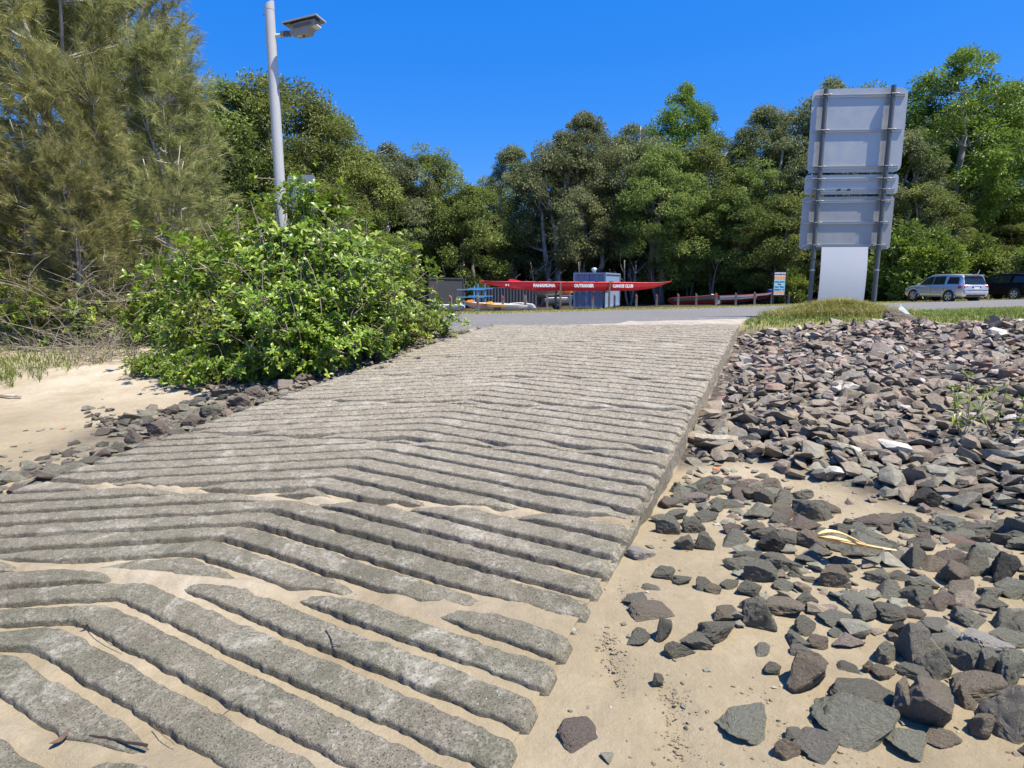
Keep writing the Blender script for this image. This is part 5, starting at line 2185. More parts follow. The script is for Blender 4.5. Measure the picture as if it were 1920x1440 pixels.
b.loft([[Vector((-LEN / 2 + x, y, z)) for x, z in ((1.9, .64), (2.9, .66), (2.7, .74), (2.1, .86))] for y in (-.10, .10)])
b.build('splash_cover', M['canoe_red'], cn)
for i in range(6):
    b = MB()
    b.box((-LEN / 2 + 4.0 + i * 1.05, 0, .66), (.22, .34, .03), bev=.01)
    b.build('seat', M['canoe_shaded_red'], cn)
yy = -.262
for txt, uc, w in (('PANAMUNA', 1020, 41), ('OUTRIGGER', 1094, 37), ('CANOE CLUB', 1167, 38)):
    me = text_mesh(txt, .30, M['letter'], .018)
    ww = max(v.co.x for v in me.vertices) - min(v.co.x for v in me.vertices)
    sc = w * px / ww
    x = P(uc, 537, CY).x - cn.location.x
    q = x / LEN + .5
    o = obj('lettering', me, cn, (x, -be_f(q) - .006, sh_f(q) - .235), (math.pi / 2 - .06, 0, 0), (sc, 1.0, 1))
b = MB()
x = P(951, 537, CY).x - cn.location.x
b.box((x, -be_f(x / LEN + .5) * .96 - .012, .42), (.26, .006, .12))
b.build('flag_decal', M['letter'], cn)
b = MB()
b.box((x + .02, -be_f(x / LEN + .5) * .96 - .017, .42), (.08, .006, .12))
b.build('flag_cross', M['canoe_red'], cn)
# the rack
rk = thing('canoe_rack', 'timber rack of four posts with arms holding the red canoe', 'rack', (cn.location.x, CY, zgs(cn.location.x, CY)))
rg = rk.location.z
for u in (1050, 1141):
    x = P(u, 550, CY).x - rk.location.x
    for yy, m, hgt, ox in ((-.36, M['timber_brown'], P(u, 529, CY).z - rg, 0), (.40, M['timber_brown'], cz - rg - .02, -.26)):
        b = MB()
        b.box((x + ox, yy, hgt / 2 - .2), (.13, .13, hgt + .4), bev=.012)
        b.build('post', m, rk)
    b = MB()
    b.box((x - .13, .0, cz - rg - .07), (.10, .95, .10), bev=.01)
    b.build('arm', M['timber_brown'], rk)

# ================================================================ CONTAINERS AND FENCE


def corrug(b, L, H, x0, d, z0, depth=.04, pitch=.28, nside=1):
    """corrugated sheet along local x in plane y=d"""
    xs, ds = [], []
    x = 0
    while x < L:
        for a, q in ((0, 0), (.07, 0), (.14, 1), (.21, 1)):
            if x + a <= L:
                xs.append(x0 + x + a)
                ds.append(d + q * depth * nside)
        x += pitch
    xs.append(x0 + L)
    ds.append(d)
    n0 = len(b.V)
    V = [(xx, dd, z) for xx, dd in zip(xs, ds) for z in (z0, z0 + H)]
    F = [(2 * i, 2 * i + 2, 2 * i + 3, 2 * i + 1) for i in range(len(xs) - 1)]
    b.add(V, F)


def container(label, x, y, rz, L, paint_m, H=2.59, Wd=2.44, z=None, vents=1, doors=True):
    """front (door end) faces local -y; body runs to +y"""
    z = zgs(x, y) if z is None else z
    t = thing('shipping_container', label, 'shipping container', (x, y, z), rz)
    b = MB()
    for sx in (-1, 1):
        for yy in (0, L):
            b.box((sx * (Wd / 2 - .06), yy + (.06 if yy == 0 else -.06), H / 2), (.13, .13, H))
    for zz in (.07, H - .06):
        for sx in (-1, 1):
            b.box((sx * (Wd / 2 - .055), L / 2, zz), (.10, L - .26, .12))
        for yy in (.055, L - .055):
            b.box((0, yy, zz), (Wd - .26, .10, .12))
    b.build('frame', paint_m, t)
    b = MB()
    for sx in (-1, 1):
        xs = MB()
        corrug(xs, L - .26, H - .26, .13, 0, .13, .04)
        b.add([(sx * (Wd / 2 - .052) + (-.0 if sx < 0 else 0) - sx * q[1], q[0], q[2]) for q in xs.V], xs.F)
    b.build('side_wall', paint_m, t)
    b = MB()
    b.box((0, L / 2, H - .03), (Wd - .12, L - .12, .03))
    corr = MB()
    corrug(corr, Wd - .3, .0001, -Wd / 2 + .15, 0, 0)
    b.build('roof', paint_m, t)
    b = MB()
    b.box((0, L - .09, H / 2), (Wd - .26, .04, H - .26))
    b.build('end_wall', paint_m, t)
    for sx in (-1, 1):
        d = MB()
        d.box((sx * (Wd / 4 - .03), .07, H / 2), (Wd / 2 - .10, .045, H - .26))
        for zz in (.55, 1.25, 1.95):
            d.box((sx * (Wd / 4 - .03), .043, zz), (Wd / 2 - .22, .02, .30))
        dr = d.build('door', paint_m, t)
        for xo in (.30, .80):
            r = MB()
            r.tube([(sx * xo, .012, .12), (sx * xo, .012, H - .12)], .022, 8)
            for zz in (.2, .9, 1.6, H - .2):
                r.box((sx * xo, .022, zz), (.10, .03, .06))
            r.box((sx * (xo + .14), .008, 1.05), (.34, .02, .035))
            r.build('lock_bar', M['galv'] if doors else paint_m, dr)
    for k in range(vents):
        v = MB()
        yv = .9 + k * 2.2
        v.tube([(.15, yv, H - .02), (.15, yv, H + .14)], .14, 12)
        n = 16
        v.loft([[Vector((.15 + math.cos(a * 2 * math.pi / n) * r, yv + math.sin(a * 2 * math.pi / n) * r, H + .14 + h)) for a in range(n)] for r, h in ((.15, 0), (.21, .06), (.22, .13), (.16, .21), (.05, .25))])
        v.build('roof_vent', M['alu'], t, True)
    return t


def spot(u, v, Y):
    p = P(u, v, Y)
    return p.x


x0 = spot(1104, 577, 46.2)
container('faded blue shipping container with double doors behind the red canoe', x0, 46.2, R(-20), 6.06, M['box_blue'], z=P(1104, 577, 46.2).z)
xc = spot(779, 580, 48.3)
container('charcoal shipping container with streaked long side, beyond the shrub tip', xc, 48.3, R(-22), 6.06, M['box_dark'], z=P(803, 583, 48.5).z, vents=0, doors=False)
# lichen and leaf litter left out; red extinguisher box by the corner of the charcoal container
xq = spot(809, 540, 48.4)
b = MB()
b.box((0, 0, 0), (.22, .12, .42), bev=.02)
o = b.build('wall_box', M['red_plastic'], None, loc=(xq, 48.62, P(809, 539, 48.4).z))
tag(o, 'small faded red box fixed to the corner of the charcoal container', 'box')
# corrugated metal sheet fence between the containers
fy0, fy1 = 54.0, 53.0
fx0, fx1 = spot(884, 560, fy0), spot(1006, 560, fy1)
fz = P(945, 583, 53.5).z
ft = P(945, 540, 53.5).z
fe = thing('sheet_fence', 'grey corrugated metal fence behind the stored canoes', 'fence', (fx0, fy0, fz), math.atan2(fy1 - fy0, fx1 - fx0))
FL = math.hypot(fx1 - fx0, fy1 - fy0)
npan = 7
for k in range(npan):
    b = MB()
    corrug(b, FL / npan, ft - fz, k * FL / npan, 0, 0, .045, .27, -1)
    b.build('panel', M['sheet_grey'], fe)
for k in range(0, npan + 1, 2):
    b = MB()
    b.box((k * FL / npan, .05, (ft - fz) / 2), (.08, .06, ft - fz + .1))
    b.build('post', M['galv'], fe)
b = MB()
b.box((FL / 2, .012, ft - fz + .02), (FL, .09, .05))
b.build('top_rail', M['alu_b'], fe)
# dim grey container behind, showing only its roof vent over the canoe
xq = spot(1030, 545, 58)
container('dark grey shipping container hidden behind the canoe, white vent on top', xq, 57.0, R(8), 6.06, M['box_dark'], z=P(1030, 531, 57).z - 2.59, vents=1)

# ================================================================ BOLLARDS
bb = MB()
bb.prism([(-.075, -.35), (.075, -.35), (.075, .92), (-.075, 1.06)], -.06, .06, 1)
BME = bb.build('tmp_post', M['timber'])
bme = BME.data
bpy.data.objects.remove(BME)
bme.name = 'post'
BU = [845, 896, 943, 985, 1026, 1069, 1111, 1152, 1193, 1231, 1271, 1305, 1342, 1379, 1414, 1446, 1478]
wh = ['in front of the white covered hull', 'in front of the orange striped canoe', 'before the cream canoe', 'before the grey hull cockpit', 'before the boat trailer', 'left of the blue container', 'before the blue container doors',
      'at the right end of the blue container', 'under the right half of the red canoe', 'under the right tip of the red canoe', 'right of the red canoe tip', 'before the bow of the dark covered canoe', 'beside the trailer wheel',
      'before the middle of the dark covered canoe', 'before the stern of the dark covered canoe', 'left of the club notice sign', 'right of the club notice sign']
bsrc = None
for i, u in enumerate(BU):
    Y = 40 + (u - 845) / 633 * 9.5
    x = spot(u, 575, Y)
    red = i % 2 == 0 and i != 4 or i in (7, 9)
    t = thing('bollard', 'grey timber bollard ' + ('with red reflector ' if red else '') + wh[i], 'bollard', (x, Y, zgs(x, Y)), R(-8 + (i * 37 % 15) - 7), 'timber bollards along the far verge')
    obj('post', bme, t)
    if red:
        b = MB()
        b.box((0.0, -.064, .84), (.10, .010, .15))
        b.build('reflector', M['reflector'], t)

# ================================================================ STORED BOATS


def boat(name, label, cat, u0, u1, v, Y, sheer, keel, beam, mat, rz=0, extra=None, dz=0):
    a, c = spot(u0, v, Y), spot(u1, v, Y)
    x = (a + c) / 2
    L = (c - a) / math.cos(rz)
    t = thing(name, label, cat, (x, Y, zgs(x, Y) + dz), rz)
    canoe_hull(L, sheer, keel, beam, 26, 9, .03).build('hull', mat, t, True)
    if extra:
        extra(t, L)
    return t


def s_trim(mat, f0, f1, sheer, keel, beam, g0, g1, nm='trim_stripe'):
    def f(t, L):
        b = MB()
        rings = []
        for q in np.linspace(f0, f1, 18):
            zs, zk_, hb_ = sheer(q), keel(q), beam(q)
            col = []
            for g in (g0, g1):
                # point on the hull side at depth share g
                sa = min(1, g) ** (1 / .72)
                ca = math.sqrt(max(0, 1 - sa * sa))
                col.append(Vector(((q - .5) * L, -ca * hb_ - .012, zs - (zs - zk_) * g)))
            rings.append([col[0], col[1], col[1] + Vector((0, .008, 0)), col[0] + Vector((0, .008, 0))])
        b.loft(rings)
        b.build(nm, mat, t)
    return f


def foam(mat, f, sheer, wd=.5, nm='foot_well'):
    def g(t, L):
        b = MB()
        x = (f - .5) * L
        b.loft([[Vector((x + xx * wd, y * (.16 if abs(xx) < .9 else .05), sheer(f) + zz)) for y in (-1, 1)] + [Vector((x + xx * wd, y * .1, sheer(f) + zz + h)) for y in (1, -1)] for xx, zz, h in ((-1, 0, .03), (-.5, .02, .12), (.3, .03, .16), (1, .0, .03))])
        b.build(nm, mat, t)
    return g


def both(*fs):
    def g(t, L):
        for f in fs:
            f(t, L)
    return g


s1, k1, b1 = pl([0, .1, .5, .9, 1], [.30, .42, .46, .44, .36]), pl([0, .08, .5, .9, 1], [.16, .03, .0, .03, .2]), pl([0, .06, .5, .95, 1], [.12, .26, .30, .22, .06])
boat('covered_canoe', 'long white upturned hull lying left of the orange striped canoe', 'canoe', 812, 872, 578, 42.6, s1, k1, b1, M['white_gel'])
s2, k2, b2 = pl([0, .05, .3, .8, 1], [.72, .62, .54, .50, .44]), pl([0, .05, .15, .3, .8, 1], [.66, .45, .20, .05, 0, .25]), pl([0, .1, .4, .8, 1], [.02, .16, .26, .2, .03])
boat('racing_canoe', 'white canoe with orange gunwale and upturned bow', 'canoe', 868, 965, 578, 42.4, s2, k2, b2, M['white_gel'], R(4), both(s_trim(M['orange_gel'], .03, .9, s2, k2, b2, .02, .34), foam(M['orange_gel'], .15, s2, .35)))
s3, k3, b3 = pl([0, .05, .3, .8, 1], [.52, .46, .42, .40, .34]), pl([0, .06, .2, .8, 1], [.42, .18, .02, 0, .2]), pl([0, .1, .4, .8, 1], [.02, .15, .25, .2, .03])
boat('racing_canoe', 'cream canoe with amber stripe and lettering, in front of the orange striped one', 'canoe', 905, 990, 579, 41.6, s3, k3, b3, M['cream_gel'], R(3), both(s_trim(M['yellow_gel'], .02, .5, s3, k3, b3, .02, .4), foam(M['yellow_gel'], .16, s3, .35), s_trim(M['timber_brown'], .24, .40, s3, k3, b3, .5, .8, 'name_decal')))
s4, k4, b4 = pl([0, .1, .5, .9, 1], [.36, .46, .52, .42, .22]), pl([0, .08, .5, .9, 1], [.2, .04, .0, .02, .12]), pl([0, .1, .5, .9, 1], [.05, .24, .30, .2, .03])
boat('kayak', 'white kayak with dark cockpit lying at the end of the row', 'kayak', 950, 1005, 577, 43.0, s4, k4, b4, M['white_gel'], R(-3), foam(M['black'], .62, s4, .45, 'cockpit'))

# blue steel boat rack: three posts with arms
rx = spot(892, 560, 46)
bl = thing('boat_rack', 'light blue steel rack with empty arms beside the charcoal container', 'rack', (rx, 46, zgs(rx, 46)), R(6))
for k, (xx, yy) in enumerate(((-.82, 0), (-.05, .9), (.18, 0), (.72, .4))):
    b = MB()
    b.box((xx, yy, .95), (.075, .075, 1.95 if k != 1 else 1.8))
    pst = b.build('post', M['rack_blue'] if k != 0 else M['galv'], bl)
    for zz in (.45, 1.0, 1.55):
        a = MB()
        a.box((xx + (.05 if k % 2 else -.05), yy - .05, zz + .06 * (k % 2)), (1.05, .06, .07))
        a.build('arm', M['rack_blue'], pst)

# trailer with a covered boat and hulls below
tx = spot(1040, 575, 45.3)
tr = thing('boat_trailer', 'low boat trailer with two shelves left of the blue container', 'trailer', (tx, 45.3, zgs(tx, 45.3)), R(3))
b = MB()
for zz in (.35, .95):
    for yy in (-.5, .5):
        b.box((0, yy, zz), (2.5, .06, .08))
for xx in (-1.0, 0, 1.0):
    for zz in (.35, .95):
        b.box((xx, 0, zz), (.06, 1.1, .07))
    for yy in (-.5, .5):
        b.box((xx, yy, .65), (.06, .06, .66))
b.build('frame', M['black'], tr)
for yy in (-.62, .62):
    b = MB()
    b.tube([(.15, yy - .08, .28), (.15, yy + .08, .28)], .28, 16)
    w = b.build('wheel', M['rubber'], tr)
    b = MB()
    b.tube([(.15, yy - .09, .28), (.15, yy + .09, .28)], .15, 12)
    b.build('rim', M['galv'], w)
s5, k5, b5 = pl([0, .08, .3, .55, .8, 1], [.34, .52, .44, .50, .44, .38]), pl([0, .1, .8, 1], [.18, .0, .0, .15]), pl([0, .1, .5, .9, 1], [.1, .28, .32, .24, .08])
bo = boat('covered_boat', 'small boat wrapped in grey cover on the top shelf of the trailer', 'boat', 1002, 1050, 556, 45.3, s5, k5, b5, M['cover_grey'], R(3), None, 1.02)
for q in (.25, .5, .75):
    b = MB()
    x = (q - .5) * 1.85
    b.tube([(x, -b5(q) - .01, s5(q) - .05), (x, -b5(q) * .5, s5(q) + .045), (x, b5(q) * .5, s5(q) + .045), (x, b5(q) + .01, s5(q) - .05)], .012, 5)
    b.build('strap', M['black'], bo)
boat('dinghy', 'white dinghy on the lower shelf of the trailer', 'dinghy', 1020, 1072, 572, 45.3, s1, k1, b1, M['white_gel'], R(3), None, .42)
boat('ski_hull', 'orange and white hull end beside the grey covered boat', 'boat', 1045, 1074, 553, 45.6, s3, k3, b3, M['orange_gel'], R(3), None, 1.0)
tp = MB()
for k in range(5):
    pass
tp.box((0, 0, .10), (.95, .6, .30), bev=.08)
tx2 = spot(1062, 565, 45.3)
tag(tp.build('folded_tarp', M['tarp_blue'], None, True, (tx2, 45.5, zgs(tx2, 45.5) + .78)), 'folded blue tarp between the shelves of the trailer', 'tarp')

# red and dark covered canoes with tree shade put into the hull red
s6, k6, b6 = pl([0, .1, .5, .9, 1], [.62, .70, .78, .92, 1.02]), pl([0, .1, .5, .9, 1], [.42, .18, .22, .50, .85]), pl([0, .1, .5, .9, 1], [.03, .2, .3, .2, .03])
boat('covered_canoe', 'long canoe under black cover, red darkened for tree shade, left of the notice sign', 'canoe', 1252, 1345, 570, 49.0, s6, pl([0, .1, .9, 1], [.4, .14, .2, .35]), b6, M['canoe_shaded_red'], 0, s_trim(M['cover_black'], .05, .98, s6, pl([0, .1, .9, 1], [.4, .14, .2, .35]), b6, .0, .42, 'cover'))
cc = boat('covered_canoe', 'red and cream canoe with grey cover on a cart beside the notice sign', 'canoe', 1322, 1448, 567, 49.8, s6, k6, b6, M['canoe_shaded_red'], 0,
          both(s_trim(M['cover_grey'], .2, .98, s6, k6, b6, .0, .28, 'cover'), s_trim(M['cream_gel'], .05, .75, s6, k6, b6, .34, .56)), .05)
for yy in (-.35, .35):
    b = MB()
    b.tube([(-1.8, yy - .05, .25), (-1.8, yy + .05, .25)], .28, 16)
    w = b.build('cart_wheel', M['rubber'], cc)
    b = MB()
    b.tube([(-1.8, yy - .055, .25), (-1.8, yy + .055, .25)], .18, 12)
    b.build('rim', M['alu'], w)
b = MB()
b.tube([(-2.4, -.34, .1), (-2.5, -.36, .6), (-2.35, -.38, .85), (-2.0, -.38, .82), (-1.9, -.36, .55)], .035, 6)
b.build('strap', M['cream_gel'], cc)
boat('covered_canoe', 'blue covered canoe end sticking out right of the notice sign', 'canoe', 1440, 1491, 552, 50.4, pl([0, .7, 1], [.42, .52, .56]), pl([0, .7, 1], [.1, .2, .42]), pl([0, .5, 1], [.2, .22, .05]), M['tarp_blue'], 0, None, .75)
b = MB()
for xx in (-.7, .7):
    b.box((xx, -.15, .35), (.08, .08, .9))
    b.box((xx, .25, .35), (.08, .08, .9))
    b.box((xx, .05, .76), (.08, .6, .08))
x = spot(1465, 560, 50.4)
tag(b.build('trestle', M['timber'], None, loc=(x, 50.4, zgs(x, 50.4))), 'timber trestles carrying the blue covered canoe', 'trestle')

# ================================================================ CARS
ST = [(-2.43, .50, .74, .80, .60, .86), (-2.39, .42, .86, 1.00, .74, 1.05), (-2.31, .36, .91, 1.05, .77, 1.10), (-2.10, .34, .93, 1.06, .72, 1.63), (-1.97, .33, .94, 1.06, .69, 1.71),
      (-1.0, .32, .95, 1.05, .68, 1.76), (0, .32, .95, 1.03, .67, 1.75), (.42, .32, .95, 1.02, .66, 1.70), (.75, .32, .95, 1.01, .68, 1.55), (1.32, .33, .94, 1.0, .76, 1.09), (1.46, .33, .94, .99, .78, 1.03),
      (2.1, .34, .91, .92, .76, .96), (2.34, .38, .84, .80, .70, .86), (2.43, .45, .70, .62, .58, .66)]
SXX = [s[0] for s in ST]


def stat(x):
    return [float(np.interp(x, SXX, [s[k] for s in ST])) for k in range(1, 6)]


def gh(x, q, side, out=.0):
    """point on the glasshouse side: q 0 at the belt, 1 at the roof edge"""
    zb, hw, zs, rw, zr = stat(x)
    y0, z0, y1, z1 = hw - .07, zs + .03, rw, zr - .05
    return Vector((x, side * (y0 + (y1 - y0) * q + out), z0 + (z1 - z0) * q))


def make_car(label, mat, x, y, rz):
    t = thing('parked_car', label, 'car', (x, y, zgs(x, y)), rz)
    b = MB()
    rings = []
    xs = sorted(set(SXX + list(np.linspace(-2.3, 2.3, 25))))
    for xx in xs:
        zb, hw, zs, rw, zr = stat(xx)
        half = [(hw - .10, zb), (hw - .02, zb + .10), (hw, zb + .28), (hw, zs - .18), (hw - .025, zs - .02), (hw - .07, zs + .03), (rw, zr - .05), (rw - .10, zr - .012), (rw * .4, zr)]
        rings.append([Vector((xx, yy, zz)) for yy, zz in half] + [Vector((xx, -yy, zz)) for yy, zz in reversed(half)])
    b.loft(rings)
    body = b.build('body', mat, t, True)
    for side in (1, -1):
        for xa, xb, qa, qb, ta, tb in ((-1.98, -1.08, .10, .80, .10, -.06), (-.92, -.02, .06, .86, .05, .0), (.04, 1.10, .06, .86, .0, -.42)):
            g = MB()
            rr_ = []
            for k in range(9):
                f = k / 8
                pts = []
                for q, tt in ((qa, 0), (qb, 1)):
                    xx = xa + (xb - xa) * f + (ta * tt if f < .5 else tb * tt) * (1 if f in (0, 1) else abs(2 * f - 1))
                    pts.append(gh(xx, q, side, .006))
                rr_.append([pts[0], pts[1], pts[1] + Vector((0, side * .006, 0)), pts[0] + Vector((0, side * .006, 0))])
            g.loft(rr_)
            g.build('side_window', M['glass'], t, True)
        for xx in (1.18, .0, -1.0):
            g = MB()
            zb, hw, zs, rw, zr = stat(xx)
            g.box((xx, side * (hw + .001), (zb + .16 + zs - .1) / 2), (.010, .012, zs - zb - .30))
            g.build('door_seam', M['black'], t)
        for xx in (.12, -.86):
            g = MB()
            g.box((xx, side * (stat(xx)[1] + .015), .90), (.20, .03, .035), bev=.008)
            g.build('door_handle', mat, t)
        g = MB()
        g.box((.15, side * .958, .55), (2.3, .02, .05))
        g.build('rub_strip', mat, t)
        g = MB()
        g.box((1.0, side * 1.02, 1.10), (.12, .20, .15), bev=.035)
        g.build('wing_mirror', mat, t, True)
        g = MB()
        g.tube([(-1.7, side * .60, 1.735), (-1.6, side * .61, 1.80), (.1, side * .60, 1.80), (.25, side * .59, 1.73)], .018, 6)
        g.build('roof_rail', M['black'], t)
        g = MB()
        g.loft([[Vector((xx, side * (stat(xx)[1] - .03 + .035), zz)) for zz in (.86, 1.03)] + [Vector((xx, side * (stat(xx)[1] - .20), zz)) for zz in (1.03, .86)] for xx in (-2.405, -2.2, -2.02)])
        g.build('tail_light', M['tail'], t)
        g = MB()
        g.loft([[Vector((xx, side * (stat(xx)[1] - .02 + .02), zz)) for zz in (.70, .84)] + [Vector((xx, side * (stat(xx)[1] - .25), zz)) for zz in (.84, .70)] for xx in (2.02, 2.25, 2.37)])
        g.build('headlight', M['ice'], t)
        for xx in (1.46, -1.40):
            a = MB()
            n = 24
            # dark arch and raised lip
            a.tube([(xx, side * .80, .37), (xx, side * .957, .37)], .445, n)
            a.build('wheel_arch', M['black'], t)
            lip = MB()
            lip.tube([(xx + math.cos(R(q)) * .47, side * .95, .37 + math.sin(R(q)) * .47) for q in range(-8, 189, 14)], .035, 6)
            lip.build('arch_lip', mat, t, True)
            w = MB()
            w.loft([[Vector((xx + math.cos(2 * math.pi * k / n) * r, side * yy, .37 + math.sin(2 * math.pi * k / n) * r)) for k in range(n)] for yy, r in ((.70, .33), (.72, .37), (.95, .37), (.97, .34), (.965, .25))])
            wh_ = w.build('wheel', M['rubber'], t, True)
            rim = MB()
            rim.tube([(xx, side * .90, .37), (xx, side * .955, .37)], .245, n)
            rim.build('rim', M['black'], wh_)
            for k in range(5):
                sp = MB()
                an = 2 * math.pi * k / 5 + .3
                sp.box((xx + math.cos(an) * .135, side * .965, .37 + math.sin(an) * .135), (.21, .03, .085), Matrix.Rotation(-an, 3, 'Y'), .01)
                sp.build('spoke', M['chrome'], wh_)
            sp = MB()
            sp.tube([(xx + math.cos(2 * math.pi * k / 24) * .235, side * .965, .37 + math.sin(2 * math.pi * k / 24) * .235) for k in range(25)], .018, 5, False)
            sp.build('rim_edge', M['chrome'], wh_)
    # rear window, spoiler, plate, bumper, tow bar
    g = MB()
    g.loft([[Vector((-2.325 + .0, y, 1.14)) for y in (-.70, .70)] + [Vector((-2.130, y, 1.60)) for y in (.62, -.62)], [Vector((-2.340, y, 1.14)) for y in (-.70, .70)] + [Vector((-2.145, y, 1.60)) for y in (.62, -.62)]])
    g.build('rear_window', M['glass'], t)
    g = MB()
    g.loft([[Vector((1.30, y, 1.12)) for y in (-.72, .72)] + [Vector((.72, y, 1.58)) for y in (.62, -.62)], [Vector((1.315, y, 1.135)) for y in (-.72, .72)] + [Vector((.735, y, 1.595)) for y in (.62, -.62)]])
    g.build('windscreen', M['glass'], t)
    g = MB()
    g.box((-2.14, 0, 1.68), (.22, 1.22, .045), bev=.015)
    g.build('spoiler', mat, t)
    g = MB()
    g.box((-2.255, 0, 1.665), (.02, .30, .025))
    g.build('brake_light', M['tail'], t)
    g = MB()
    g.box((-2.412, 0, .93), (.03, .62, .10), bev=.01)
    g.build('plate_recess', M['black'], t)
    g = MB()
    g.box((-2.43, 0, .89), (.012, .40, .12))
    g.build('number_plate', M['plate'], t)
    g = MB()
    g.box((-2.40, 0, .62), (.16, 1.62, .20), bev=.05)
    g.build('rear_bumper', mat, t, True)
    g = MB()
    g.box((-2.38, 0, .43), (.14, 1.30, .12), bev=.03)
    g.build('lower_bumper', M['black'], t)
    g = MB()
    g.box((2.42, 0, .62), (.04, .9, .16), bev=.01)
    g.build('grille', M['black'], t)
    g = MB()
    g.tube([(-1.9, -.45, 1.72), (-2.02, -.46, 2.0)], .02, 6)
    g.build('aerial', M['chrome'], t)
    return t


hd_ = R(180 - 82)
Yr = 39.6
xr = spot(1768, 560, Yr + 1.0)
car = make_car('silver station wagon parked nose in at the far verge', M['silver'], xr, Yr + 1.0, hd_)
xb_ = spot(1905, 556, 41.8)
make_car('black car, paint darkened for deep shade, at the right picture edge', M['black_car'], xb_, 42.6, hd_)
xw = spot(335, 575, 24)
make_car('white car parked behind the shrubs and casuarinas', M['white_car'], xw, 24.5, R(168))
# small boats on low trestles behind the casuarinas
for k, (u0, u1, v, Y, m, lab) in enumerate(((-10, 90, 585, 21, M['cover_grey'], 'grey covered dinghy behind the casuarinas at the left edge'), (70, 190, 587, 22, M['white_gel'], 'white hull with blue cover behind the casuarinas'), (205, 262, 585, 23, M['cover_grey'], 'grey hull left of the white parked car'))):
    t = boat('dinghy', lab, 'dinghy', u0, u1, v, Y, s1, k1, b1, m, 0, s_trim(M['tarp_blue'], .1, .8, s1, k1, b1, .0, .35, 'cover') if k == 1 else None, .35)
    for xx in (-.5, .5):
        b = MB()
        b.box((xx, 0, -.15), (.10, .5, .40))
        b.build('chock', M['timber'], t)

M['pod'] = paint('dark_pod', (.045, .028, .022), .6, 0, .3, 25)
# ================================================================ SMALL THINGS ON THE GROUND
def drape(pts_px, r0, r1, mat, name, label, cat, n=14, jit=.01, lift=.01, sides=6):
    g = np.random.default_rng(abs(int(pts_px[0][0])))
    P3 = []
    for u, v in pts_px:
        x, y = G(u, v)
        P3.append((x, y))
    P3 = np.array(P3)
    q = np.linspace(0, 1, len(P3))
    qq = np.linspace(0, 1, n)
    X, Y = np.interp(qq, q, P3[:, 0]), np.interp(qq, q, P3[:, 1])
    t_, w_ = tw(X, Y)
    on = (w_ < W_R) & (w_ > W_L)
    Z = np.where(on, z_plane(X, Y), zg(X, Y)) + lift
    Z += g.normal(size=n) * jit
    b = MB()
    b.tube(list(zip(X, Y, Z)), list(np.linspace(r0, r1, n)), sides)
    o = b.build(name, mat, None, True)
    return tag(o, label, cat)


drape([(1303, 806), (1340, 807), (1383, 809)], .030, .034, M['drift'], 'driftwood_plank', 'bleached driftwood plank against the ramp edge among the rubble', 'driftwood', 10, .004, .10, 5)
drape([(-12, 731), (18, 735), (38, 737)], .020, .014, M['drift'], 'driftwood_stick', 'short driftwood stick on the white sand at the left edge', 'driftwood', 8, .004, .03)
drape([(172, 1409), (215, 1414), (250, 1421), (279, 1427)], .003, .0055, M['pod'], 'seed_pod', 'long dark seed pod lying on the lowest rib', 'seed pod', 10, .002, .004)
drape([(422, 1355), (440, 1338), (463, 1324)], .0022, .0014, M['black'], 'fallen_twig', 'thin black twig lying across two ribs', 'twig', 8, .003, .006, 4)
drape([(612, 1206), (622, 1222), (624, 1234), (640, 1236)], .0024, .0018, M['black'], 'fallen_twig', 'crooked twig in the groove right of centre', 'twig', 8, .002, .006, 4)
drape([(165, 1188), (175, 1203), (205, 1222), (232, 1238)], .0016, .0012, M['black'], 'fallen_twig', 'fine curved twig in the sandy groove at left', 'twig', 9, .003, -.01, 4)
drape([(290, 1382), (305, 1400), (330, 1420)], .0016, .0010, M['brown_leaf'], 'fallen_twig', 'fine stalk beside the lowest sand joint', 'twig', 8, .003, -.005, 4)


def leaf_litter(u, v, size, mat, name, label, cat, rz=0, curl=.25, lift=.002, asp=.45):
    x, y = G(u, v)
    t_, w_ = tw(x, y)
    z = (float(z_plane(np.array([x]), np.array([y]))[0]) if W_L < w_ < W_R else zgs(x, y)) + lift
    b = MB()
    rings = []
    for k in range(7):
        q = k / 6
        wdt = asp * size * math.sin(math.pi * (.08 + .84 * q)) * .5
        zc = curl * size * (2 * q - 1) ** 2 * .5
        rings.append([Vector(((q - .5) * size, -wdt, zc + wdt * .5)), Vector(((q - .5) * size, 0, zc)), Vector(((q - .5) * size, wdt, zc + wdt * .5)), Vector(((q - .5) * size, 0, zc + .002))])
    b.loft(rings)
    return tag(b.build(name, mat, None, True, (x, y, z), (0, 0, rz)), label, cat)


leaf_litter(115, 1420, .055, M['brown_leaf'], 'dead_leaf', 'curled brown leaf on the sand near the dark seed pod', 'leaf', 1.2, .5)
leaf_litter(162, 1192, .030, M['brown_leaf'], 'dead_leaf', 'small brown leaf in the sandy groove at left', 'leaf', .3)
leaf_litter(118, 799, .06, M['orange_leaf'], 'dead_leaf', 'bright orange leaf on the open beach at left', 'leaf', .3, .5)
leaf_litter(376, 739, .07, M['orange_leaf'], 'dead_leaf', 'orange leaf among the dark stones under the low sprig', 'leaf', 1.0, .4)
leaf_litter(1344, 855, .08, M['orange_leaf'], 'dead_leaf', 'orange leaf on a stone beside the ramp edge', 'leaf', .4, .5, .06)
leaf_litter(568, 690, .10, M['yellow_gel'], 'dead_leaf', 'bright yellow leaf cluster at the foot of the big shrub', 'leaf', .8, .6, .08, .7)
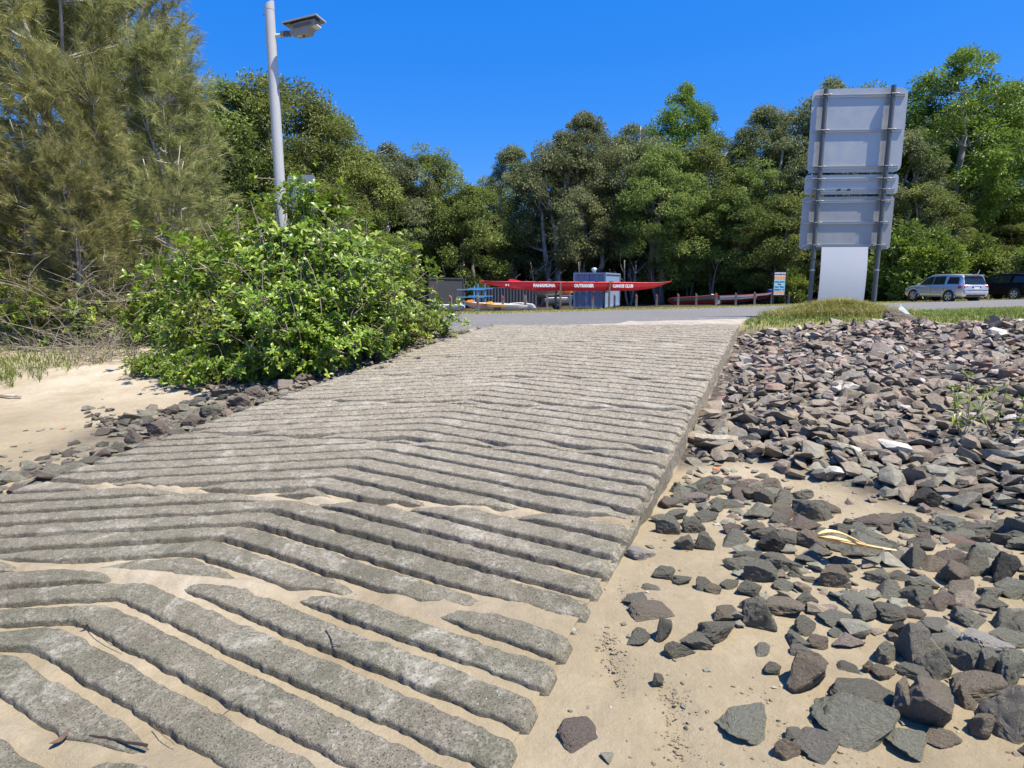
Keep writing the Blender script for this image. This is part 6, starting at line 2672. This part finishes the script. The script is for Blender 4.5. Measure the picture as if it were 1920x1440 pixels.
# red net scrap
x, y = G(1450, 873)
b = MB()
for k in range(4):
    g = np.random.default_rng(k)
    a = g.uniform(0, 6.28)
    b.tube([(.05 * math.cos(a + q) * (1 + .3 * math.sin(3 * q + k)), .035 * math.sin(a + q), .015 + .012 * math.sin(2 * q + k)) for q in np.linspace(0, 5.2, 14)], .0045, 5)
tag(b.build('net_scrap', M['red_plastic'], None, True, (x, y, zgs(x, y))), 'scrap of red netting on the sand beside the pink-red stone', 'litter')
# dried palm sheath
x, y = G(1600, 1046)
pt = thing('palm_sheath', 'dried yellow palm leaf sheath lying on the dark stones', 'palm leaf', (x, y, zgs(x, y) + .10), R(-12))
for k, (dz, dy, ln, w0) in enumerate(((.0, 0, .36, .035), (.018, .05, .22, .022), (.008, .022, .30, .02))):
    b = MB()
    rings = []
    for q in np.linspace(0, 1, 10):
        xx = -.17 + ln * q
        wq = w0 * (1 - .75 * q) * (.35 + .65 * min(1, q * 5))
        zz = dz + .035 * (1 - q) ** 2 + (.02 * math.sin(q * 3) if k == 1 else 0)
        yy = dy * math.sin(math.pi * min(1, q * 1.1))
        rings.append([Vector((xx, yy - wq, zz + wq * .7)), Vector((xx, yy, zz)), Vector((xx, yy + wq, zz + wq * .7)), Vector((xx, yy, zz + .004))])
    b.loft(rings)
    b.build('frond_strip', M['palm'], pt, True)
# pale oyster covered stone
o = put_rock(1702, 944, 1760, 972, 'white', 'pale oyster-crusted stone on the sand right of centre', None, 12, .2, .2)
# broken clear plastic on the big boulder
x, y, z = BOULDER.location
ztop = BOULDER.location.z + .80 * BOULDER.scale.z * max(v_.co.z for v_ in BOULDER.data.vertices)
b = MB()
b.loft([[Vector((-.11, -.05, 0)), Vector((.13, -.04, -.02)), Vector((.08, .03, .0))], [Vector((-.07, -.04, .06)), Vector((.07, -.03, .05)), Vector((.03, .02, .055))], [Vector((-.03, -.03, .15)), Vector((.0, -.02, .11)), Vector((-.01, .0, .12))]])
tag(b.build('plastic_shard', M['ice'], None, False, (x - .05, y, ztop - .04)), 'jagged pale shard standing on the big brown boulder', 'litter')
# two dark tree stumps / posts behind the cars
for u, Y, lab in ((1850, 46, 'short dark post in the grass behind the silver car'), (1862, 46.5, 'pale timber post next to the short dark one'), (1640, 47.5, 'timber post beyond the white board')):
    x = spot(u, 560, Y)
    b = MB()
    b.box((0, 0, .45), (.26, .22, 1.1), bev=.03)
    tag(b.build('wooden_post', M['timber'] if 'pale' in lab else M['timber_brown'], None, loc=(x, Y, zgs(x, Y))), lab, 'post')
